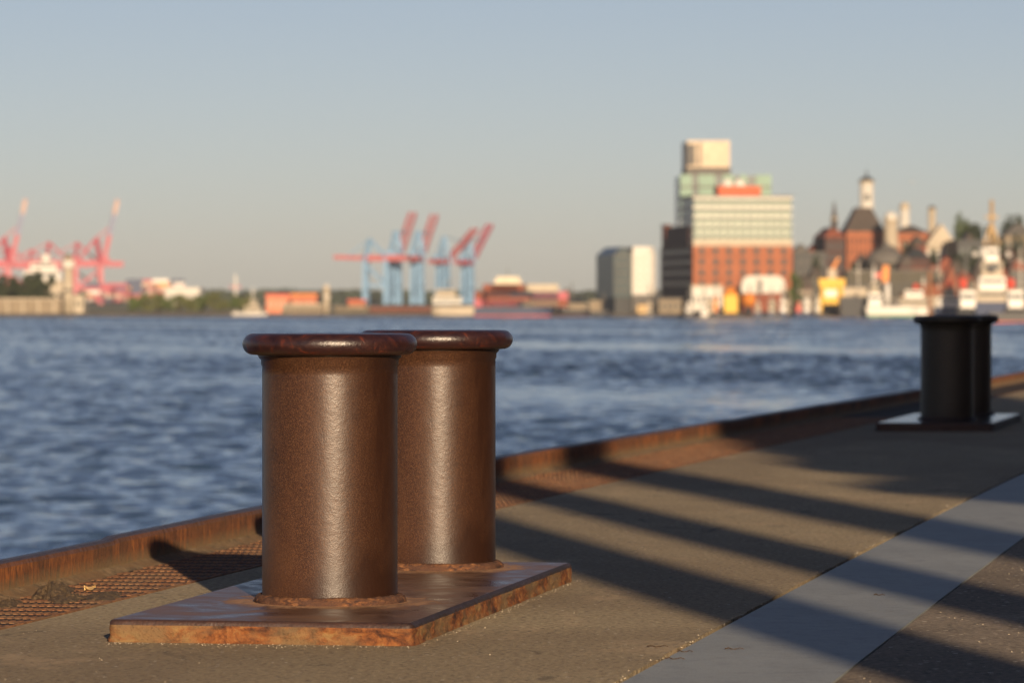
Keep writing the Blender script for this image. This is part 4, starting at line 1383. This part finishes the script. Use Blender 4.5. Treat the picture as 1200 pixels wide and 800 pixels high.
# far wooded ridge, reads as one mass
b = MB()
rg = random.Random(77)
for _ in range(5200):
    px_ = rg.uniform(-150, 760)
    y = rg.uniform(4300, 4700)
    top = PZ(346 + 5 * mnoise.noise(Vector((px_ * 0.013, 1, 0))), y)
    zc = bank(PX(px_, y), y) + (top - bank(PX(px_, y), y)) * (rg.random() ** 0.6)
    s = rg.uniform(4, 9)
    a = Vector((rg.gauss(0, 1), rg.gauss(0, 1), rg.gauss(0, 1))).normalized()
    e = a.cross(Vector((rg.gauss(0, 1), rg.gauss(0, 1), rg.gauss(0, 1)))).normalized()
    c = Vector((PX(px_, y), y, zc))
    b.add([c + a * s, c + e * s, c - a * s, c - e * s], [(0, 1, 2, 3)])
tag(b.build('far_woods', L_DARK), kind='stuff')

# ---- left shore: walls, sheds, tower
t = thing('quay_wall_front', 'beige stone embankment wall under the dark trees on the left', 'wall', (PX(-60, 1512), 1512, ZB), 0)
MB().box(0, (72 + 60) * 0.3024, 0, 3, -1, PZ(351, 1512) - ZB).build('wall', W_BEIGE, t)
MB().box(-0.3, (72 + 60) * 0.3024 + 0.3, -0.3, 3.3, PZ(351, 1512) - ZB, PZ(351, 1512) - ZB + 0.5).build('coping', W_CREAM, t)
for i in range(7):
    MB().box(4 + i * 5.5, 4.6 + i * 5.5, -0.25, 0, -1, PZ(352, 1512) - ZB).build('buttress', W_CREAM, t)
t = thing('radar_tower', 'tall slim cream tower in front of the red cranes', 'tower', (PX(80, 1520), 1520, ZB), 0)
h = PZ(297, 1520) - ZB
MB().lathe([(2.0, -1), (1.55, h - 5)], 18).build('shaft', W_CREAM, t, smooth=True)
MB().lathe([(2.5, h - 5), (2.5, h - 2.5)], 18).build('gallery', W_WHITE, t)
MB().lathe([(1.5, h - 2.5), (1.3, h - 0.8), (0.2, h)], 18).build('lantern', W_BEIGE, t)
MB().lathe([(1.95, h * 0.36), (1.95, h * 0.40)], 18).build('band', W_GREY, t)
t, h, r = round_tower('lighthouse', 'short cream lighthouse beside the orange sheds', 'lighthouse', 382.5, 4.0, 333, 1540, W_CREAM, W_WHITE)
MB().lathe([(r * 1.3, h * 0.55), (r * 1.3, h * 0.6)], 18).build('gallery', W_WHITE, t)
t = thing('beacon_mast', 'thin red and white signal mast behind the white motor yacht', 'mast', (PX(276, 1560), 1560, ZB), 0)
MB().bar((0, 0, -1), (0, 0, PZ(322, 1560) - ZB), 0.8, None, 0, 8).build('post', P_WHITE, t)
MB().bar((-2, 0, 9.5), (2, 0, 9.5), 0.4).build('yard', P_RED, t)
block('warehouse', 'bright orange shed on the bank left of the lighthouse', 'shed', 341, 371, 346, 1540, 18, paint('orange_sheet', (0.36, 0.10, 0.04), 0.6), win=(5, 1, W_CREAM, 0.4, 0.3), roofm=P_ORANGE)
block('warehouse', 'salmon red shed left of the bright orange one', 'shed', 312, 340, 346.5, 1560, 18, paint('salmon_sheet', (0.52, 0.17, 0.09), 0.6), win=(5, 1, W_CREAM, 0.4, 0.3), roofm=P_RED)
block('warehouse', 'low beige quay shed under the orange sheds', 'shed', 330, 378, 358, 1515, 10, W_BEIGE, win=(8, 1, W_PANE, 0.4, 0.4), roofm=W_CREAM)
block('warehouse', 'long white shed on the horizon behind the green bank', 'shed', 194, 234, 338, 2900, 40, W_WHITE, win=(9, 1, W_GREY, 0.4, 0.3), roofm=W_WHITE)
block('warehouse', 'low red shed right of the lighthouse', 'shed', 408, 428, 353, 1580, 14, W_BRICK2, win=(4, 1, W_CREAM, 0.4, 0.3), roofm=P_RED)
block('warehouse', 'beige shed at the foot of the tall cream tower', 'shed', 66, 98, 346, 1545, 14, W_CREAM, win=(6, 1, W_PANE, 0.4, 0.3), roofm=W_GREY)
block('warehouse', 'low brown quay wall shed under the blue cranes', 'shed', 432, 506, 362, 1530, 12, W_BROWN, win=(12, 1, W_BRICK, 0.5, 0.4), roofm=W_BRICK)
block('warehouse', 'greenish beige shed right of the lighthouse at the water', 'shed', 392, 432, 361, 1525, 12, W_OLIVE, win=(7, 1, W_BEIGE, 0.5, 0.4), roofm=W_BEIGE)
boat('motor_yacht', 'white motor yacht under way before the green bank', 'boat', 272, 314, 1400, 1.7, W_WHITE, [(0.35, 0.8, 1.9, 3.6, W_CREAM), (0.5, 0.7, 3.8, 5.6, W_CREAM)], None, (0.58, 5.6, 10.0, 0.3, P_WHITE), P_NAVY)
boat('ship', 'large cream passenger ship lying beyond the dark trees on the left', 'ship', 26, 76, 2600, 14, W_CREAM, [(0.05, 0.9, 14.2, 20, P_WHITE), (0.2, 0.8, 20.2, 24.5, P_WHITE)], (0.55, 24.5, 30, 3, P_WHITE), None, P_NAVY).location.z = 1.0

# ---- ships in mid river
boat('passenger_ship', 'white passenger ship with a raised bow left of the loaded freighter', 'ship', 506, 556, 1440, 3.6, W_CREAM,
     [(0.30, 0.97, 4.6, 6.8, W_WHITE), (0.45, 0.9, 7.0, 9.2, W_CREAM)], None, (0.6, 10.2, 13, 0.4, W_GREY), P_BLACK, flip=True)
boat('freighter', 'navy freighter stacked with boxes and with a pale tall bridge', 'ship', 553, 648, 1470, 3.2, P_NAVY,
     [(0.70, 0.94, 3.4, 5.8, P_NAVY)], None, None, paint('dull_red_bottom', (0.30, 0.06, 0.05), 0.6), flip=False, beam=0.16)
t = thing('deck_bridge', 'cream wheelhouse block towering over the boxes of the freighter', 'wheelhouse', (PX(593, 1470), 1470, WATER + 3.45), 0)
MB().box(-8.5, 10, -2, 2, 0.0, 5.4).build('lower_deck', paint('ochre_cream', (0.25, 0.17, 0.09), 0.6), t)
MB().prism([(-5.2, -1.9), (7.0, -1.9), (7.0, 1.9), (-5.2, 1.9)], 5.4, 10.4, 0, [(-3.2, -1.7), (4.4, -1.7), (4.4, 1.7), (-3.2, 1.7)]).build('bridge', paint('bright_cream', (0.48, 0.42, 0.31), 0.55), t)
MB().box(-6.5, 8.5, -2.05, -1.95, 2.0, 3.4).build('window_band', W_BRICK, t)
MB().bar((0.6, 0, 10.4), (0.6, 0, 13.0), 0.3).build('mast', W_GREY, t)
boat('coaster', 'small coaster with a white wheelhouse and grey hull right of the freighter', 'ship', 646, 692, 1478, 2.4, P_BLACK, [(0.05, 0.35, 2.6, 8.6, W_WHITE), (0.45, 0.9, 2.6, 4.4, W_BEIGE)], (0.4, 4, 10, 0.7, W_GREY), (0.52, 2.6, 12, 0.4, W_GREY), W_BROWN, flip=False)
boat('workboat', 'low dark workboat with a beige cabin between the coaster and the rounded building', 'boat', 688, 716, 1482, 1.8, P_BLACK, [(0.1, 0.6, 2.0, 5.4, W_BEIGE)], None, (0.7, 2, 9, 0.3, W_GREY), None)

# ---- shipping containers, each its own object
C_MATS = [('red', P_CRANE_RED), ('rust orange', P_CRANE_PINK), ('orange', P_ORANGE), ('navy blue', P_NAVY), ('cream', W_CREAM), ('white', P_WHITE), ('brown', W_BRICK)]
cont = {}
for nm, mt in C_MATS:
    b = MB().box(0, 12.2, 0, 2.44, 0, 2.6)
    for i in range(12):
        b.box(0.5 + i, 0.8 + i, -0.04, 0.0, 0.15, 2.45)
    cont[nm] = (b.mesh('shipping_container'), mt)


def container(nm, x, y, z, group, label):
    me, mt = cont[nm]
    return tag(link('shipping_container', me, mt, None, (x, y, z)), label, 'container', group)


rg = random.Random(12)
for c in range(26):                                     # the terminal yard on the left
    px_ = 92 + c * 4.1
    y = 3050
    hmax = 2 + (c * 7) % 4
    for kz in range(hmax):
        nm = rg.choice(['red', 'red', 'red', 'rust orange', 'orange', 'navy blue', 'cream', 'white'])
        container(nm, PX(px_, y) , y + (c % 3) * 14, bank(PX(px_, y), y) + kz * 2.6 + (5 if px_ > 145 else 2), 'containers stacked in the terminal yard', f'{nm} container stacked in the yard below the red cranes')
for s_, (px_, rows_) in enumerate([(556, ['red', 'brown']), (566, ['red', 'navy blue', 'brown']), (576, ['navy blue', 'navy blue', 'brown']), (613, ['cream', 'navy blue', 'cream']), (624, ['brown', 'red'])]):
    for kz, nm in enumerate(rows_):
        container(nm, PX(px_, 1468), 1468, WATER + 3.46 + kz * 2.6, 'containers on the freighter', f'{nm} container on the freighter')


# ---- container cranes
def boom_truss(b, p0, p1, w):
    b.bar(p0, p1, w)
    return b


def crane(label, px, y, leg, boomc, boom_el, boom_len, rz, hgt, group, gauge=24, base=22, tip=None, mid=None, back=26, sc=1.0, apex=22):
    """ship-to-shore crane: origin between its legs, boom along local +x"""
    t = thing('container_crane', label, 'crane', (PX(px, y), y, bank(PX(px, y), y)), rz, group)
    g, bs, H = gauge / 2, base / 2, hgt
    for sx_ in (-1, 1):
        for sy_ in (-1, 1):
            MB().bar((sx_ * g, sy_ * bs * 0.8, 0), (sx_ * g, sy_ * bs * 0.55, H), 2.4 * sc).build('leg', leg, t)
        MB().bar((sx_ * g, -bs * 0.8, 3), (sx_ * g, bs * 0.8, 3), 2.2 * sc).build('sill_beam', leg, t)
        MB().bar((sx_ * g, -bs * 0.55, H), (sx_ * g, bs * 0.55, H), 2.4 * sc).build('portal_beam', leg, t)
    for sy_ in (-1, 1):
        MB().bar((-g, sy_ * bs * 0.72, H * 0.42), (g, sy_ * bs * 0.72, H * 0.42), 1.8 * sc).build('tie_beam', leg, t)
        MB().bar((-g, sy_ * bs * 0.7, H * 0.42), (g, sy_ * bs * 0.6, H * 0.9), 1.1 * sc).build('diagonal_brace', leg, t)
    for sy_ in (-1, 1):
        MB().bar((-g - back, sy_ * 3, H + 1.6), (g + 2, sy_ * 3, H + 1.6), 1.8 * sc, 3.4 * sc).build('girder', boomc, t)
    MB().box(-g - 9, -g + 1, -3, 3, H + 3.6, H + 7).build('machinery_house', leg, t)
    for sy_ in (-1, 1):
        MB().bar((g, sy_ * 4.5, H), (g - 3, sy_ * 1.0, H + apex), 1.7 * sc).build('mast_leg', leg, t)
        MB().bar((-g, sy_ * 4, H + 2), (g - 3, sy_ * 1.0, H + apex), 1.2 * sc).build('mast_stay', leg, t)
    e = R(boom_el)
    hx, hz = g + 2, H + 1.6
    end = (hx + boom_len * math.cos(e), hz + boom_len * math.sin(e))

    def on(q):
        return (hx + (end[0] - hx) * q, hz + (end[1] - hz) * q)
    q0, q1 = (0.45, 0.78) if mid else (1.0, 1.0)
    for sy_ in (-1, 1):
        a0, a1 = on(0), on(q0)
        MB().bar((a0[0], sy_ * 2.4, a0[1]), (a1[0], sy_ * 2.4, a1[1]), 1.3 * sc, 2.2 * sc).build('boom', boomc, t)
        if mid:
            a0, a1 = on(q0), on(q1)
            MB().bar((a0[0], sy_ * 2.4, a0[1]), (a1[0], sy_ * 2.4, a1[1]), 1.3 * sc, 2.2 * sc).build('boom_middle', mid, t)
            a0, a1 = on(q1), on(1)
            MB().bar((a0[0], sy_ * 2.4, a0[1]), (a1[0], sy_ * 2.4, a1[1]), 1.3 * sc, 2.2 * sc).build('boom_tip', tip, t)
    for q in np.linspace(0.1, 1.0, 7):
        a0 = on(q)
        MB().bar((a0[0], -2.4, a0[1]), (a0[0], 2.4, a0[1]), 0.8 * sc).build('boom_tie', boomc, t)
    a0 = on(0.6)
    MB().bar((g - 3, 0, H + apex), (a0[0], 0, a0[1]), 0.7 * sc).build('boom_stay', leg, t)
    return t


gB = 'light blue container cranes with red booms'
yb_ = 3200
crane('light blue crane with its red boom lowered level to the left', 441, yb_, P_BLUE, P_CRANE_PINK, 2, 22, R(170), 33, gB, gauge=16, back=14, sc=1.35, apex=16, base=12)
crane('light blue crane with the tallest raised boom, second from the left', 463, yb_ + 20, P_BLUE, P_CRANE_PINK, 37, 58, R(77), 33, gB, gauge=11, back=16, sc=1.25, base=7)
crane('light blue crane with a raised boom, third from the left', 489, yb_ + 30, P_BLUE, P_CRANE_PINK, 36, 57, R(77), 33, gB, gauge=11, back=16, sc=1.25, base=7)
crane('light blue crane with a low slanting boom, fourth from the left', 519, yb_ + 260, P_BLUE, P_CRANE_PINK, 26, 62, R(66), 33, gB, gauge=11, back=14, sc=1.1, base=7)
crane('light blue crane with a steep red boom at the right end of the row', 548, yb_ + 330, P_BLUE, P_CRANE_RED, 32, 60, R(72), 33, gB, gauge=11, back=16, sc=1.2, base=7)
gR = 'red container cranes on the left'
yr = 3400
crane('smaller red crane with lowered boom farther back between the pointed masts', 47, yr + 350, P_CRANE_RED, P_CRANE_RED, 1, 40, R(188), 31, gR, gauge=20, sc=1.25, back=20, apex=17)
crane('red crane with lowered boom partly cut by the left edge of the picture', 22, yr + 200, P_CRANE_RED, P_CRANE_RED, 1, 40, R(186), 31, gR, gauge=20, sc=1.25, back=20, apex=17)
P_TIP = paint('pale_orange_tip_paint', (0.32, 0.21, 0.18), 0.5)
P_SLATEB = paint('slate_blue_boom_paint', (0.12, 0.14, 0.24), 0.5)
crane('red crane with a steep raised boom nearest the left edge', -5, yr, P_CRANE_RED, P_CRANE_RED, 77, 52, R(8), 31, gR, gauge=20, tip=P_TIP, mid=P_SLATEB, sc=1.6, back=22, apex=22)
crane('red crane with lowered boom and pointed mast, left of the tall cream tower', 68, yr + 40, P_CRANE_RED, P_CRANE_RED, 1, 44, R(186), 31, gR, gauge=20, sc=1.25, back=20, apex=19)
crane('red crane with lowered boom and pointed mast, right of the tall cream tower', 101, yr + 60, P_CRANE_RED, P_CRANE_RED, 1, 44, R(186), 31, gR, gauge=20, sc=1.25, back=20, apex=19)
crane('red crane with a steep raised boom at the right end of the red row', 103, yr + 20, P_CRANE_RED, P_CRANE_RED, 77, 52, R(8), 31, gR, gauge=20, tip=P_TIP, mid=P_SLATEB, sc=1.6, back=22, apex=22)

# ---- gull
t = thing('gull', 'pale gull in flight above the roofs on the right', 'gull', (PX(1069, 620), 620, PZ(214, 620)), R(20))
b = MB()
st_ = [(-0.30, 0.015), (-0.2, 0.05), (0.0, 0.075), (0.14, 0.06), (0.22, 0.05), (0.28, 0.045), (0.36, 0.008)]
nn = 10
vv = []
for x, r in st_:
    for i in range(nn):
        a = 2 * math.pi * i / nn
        vv.append((x, r * math.cos(a), r * 0.9 * math.sin(a)))
b.add(vv, [(k * nn + i, k * nn + (i + 1) % nn, (k + 1) * nn + (i + 1) % nn, (k + 1) * nn + i) for k in range(len(st_) - 1) for i in range(nn)])
for s_ in (-1, 1):
    sec = [(0.05, 0.12, -0.08, 0.03), (0.30, 0.13, -0.06, 0.14), (0.52, 0.08, -0.06, 0.12), (0.72, 0.0, -0.05, 0.05)]
    vv = []
    for yy, xa, xb, zz in sec:
        vv += [(xa, s_ * yy, zz + 0.012), (xb, s_ * yy, zz + 0.006), (xb, s_ * yy, zz - 0.006), (xa, s_ * yy, zz - 0.008)]
    b.add(vv, [(4 * i + q, 4 * i + (q + 1) % 4, 4 * i + 4 + (q + 1) % 4, 4 * i + 4 + q) for i in range(3) for q in range(4)] + [(0, 1, 2, 3), (12, 15, 14, 13)])
b.build('body', P_WHITE, t, smooth=True)

# ------------------------------------------------------------------ the air between here and the far shore
mh = bpy.data.materials.new('haze')
mh.use_nodes = True
ht_ = mh.node_tree
ht_.nodes.clear()
ho = ht_.nodes.new('ShaderNodeOutputMaterial')
hv_ = ht_.nodes.new('ShaderNodeVolumePrincipled')
hv_.inputs['Color'].default_value = HAZE_COL
hv_.inputs['Density'].default_value = HAZE
hv_.inputs['Anisotropy'].default_value = 0.0
ht_.links.new(hv_.outputs[0], ho.inputs['Volume'])
if HAZE > 0:
    tag(MB().box(-9000, 9000, -300, 9600, -12, 125).build('haze', mh), kind='stuff')
# ------------------------------------------------------------------ what throws the shadows: things on the quay behind and beside the camera
M_POST = paint('grey_steel_column_paint', (0.22, 0.22, 0.22), 0.5, 0.2, 2)
CA, SA = math.cos(R(SUN_AZ)), math.sin(R(SUN_AZ))
for u, w, yy, h, lb in ((2.93, 0.46, -2.0, 10.0, 'round steel column behind the camera nearest the water'),
                        (3.70, 0.42, -2.5, 10.0, 'slim round steel column behind the camera in the middle of the row'),
                        (4.66, 0.56, -6.0, 12.0, 'stout round steel column behind the camera nearest the warehouse')):
    x = (u - SA * yy) / CA
    t = thing('steel_column', lb, 'column', (x, yy, 0), 0, 'steel columns on the quay')
    MB().lathe([(w / 2, 0.06), (w / 2, h)], 32).build('shaft', M_POST, t, smooth=True)
    MB().lathe([(w / 2 + 0.12, 0), (w / 2 + 0.12, 0.06)], 24).build('base_plate', M_POST, t)
    MB().lathe([(w / 2 + 0.05, h), (w / 2 + 0.05, h + 0.15), (0.05, h + 0.3)], 24).build('cap', M_POST, t)


def quayside_tree(label, u, reach, zc, w, h, n, leaf, seed):
    """a tree whose crown, zc above the paving, throws its shade at distance `reach` along the quay"""
    dist = zc / math.tan(R(SUN_EL))
    yy = (reach - u * SA) / CA ** 2 * CA ** 2 - dist * CA
    x = (u - SA * yy) / CA
    t = thing('tree', label, 'tree', (x, yy, 0), 0, 'trees on the quay behind the camera')
    link('crown', crown_mesh(w, h, n, leaf, seed, zc), L_DARK, t)
    tr = MB().bar((0, 0, -0.02), (0, 0, zc), 0.4, None, 0, 8)
    for q in range(5):
        a = q * 1.4
        tr.bar((0, 0, zc * 0.55 + q * 0.25), (math.cos(a) * w * 0.3, math.sin(a) * w * 0.3, zc), 0.16, None, 0, 6)
    tr.build('trunk', M_BARK, t)


quayside_tree('leafy quay tree behind the camera with the lower crown', 7.5, 23.4, 6.6, 4.2, 1.7, 5200, 0.16, 31)
quayside_tree('leafy quay tree behind the camera with the taller wide crown', 8.9, 40.0, 11.5, 8.4, 9.0, 20000, 0.3, 33)

# unseen brick warehouse, added right of the picture as dark surroundings for reflections
t = thing('warehouse', 'unseen long brick warehouse added on the land side to darken reflections', 'building', (19, -42, -0.02), R(-11))
MB().box(0, 22, 0, 110, 0, 14).build('wall', W_BRICK, t)
MB().extrude_xz([(-0.5, 14), (11, 19), (22.5, 14)], -0.5, 110.5).build('roof', W_SLATE, t)
windows(t, 96, 11, 24, 3, W_PANE, 0.4, 0.55, z0=1.5, x0=6, side='left')
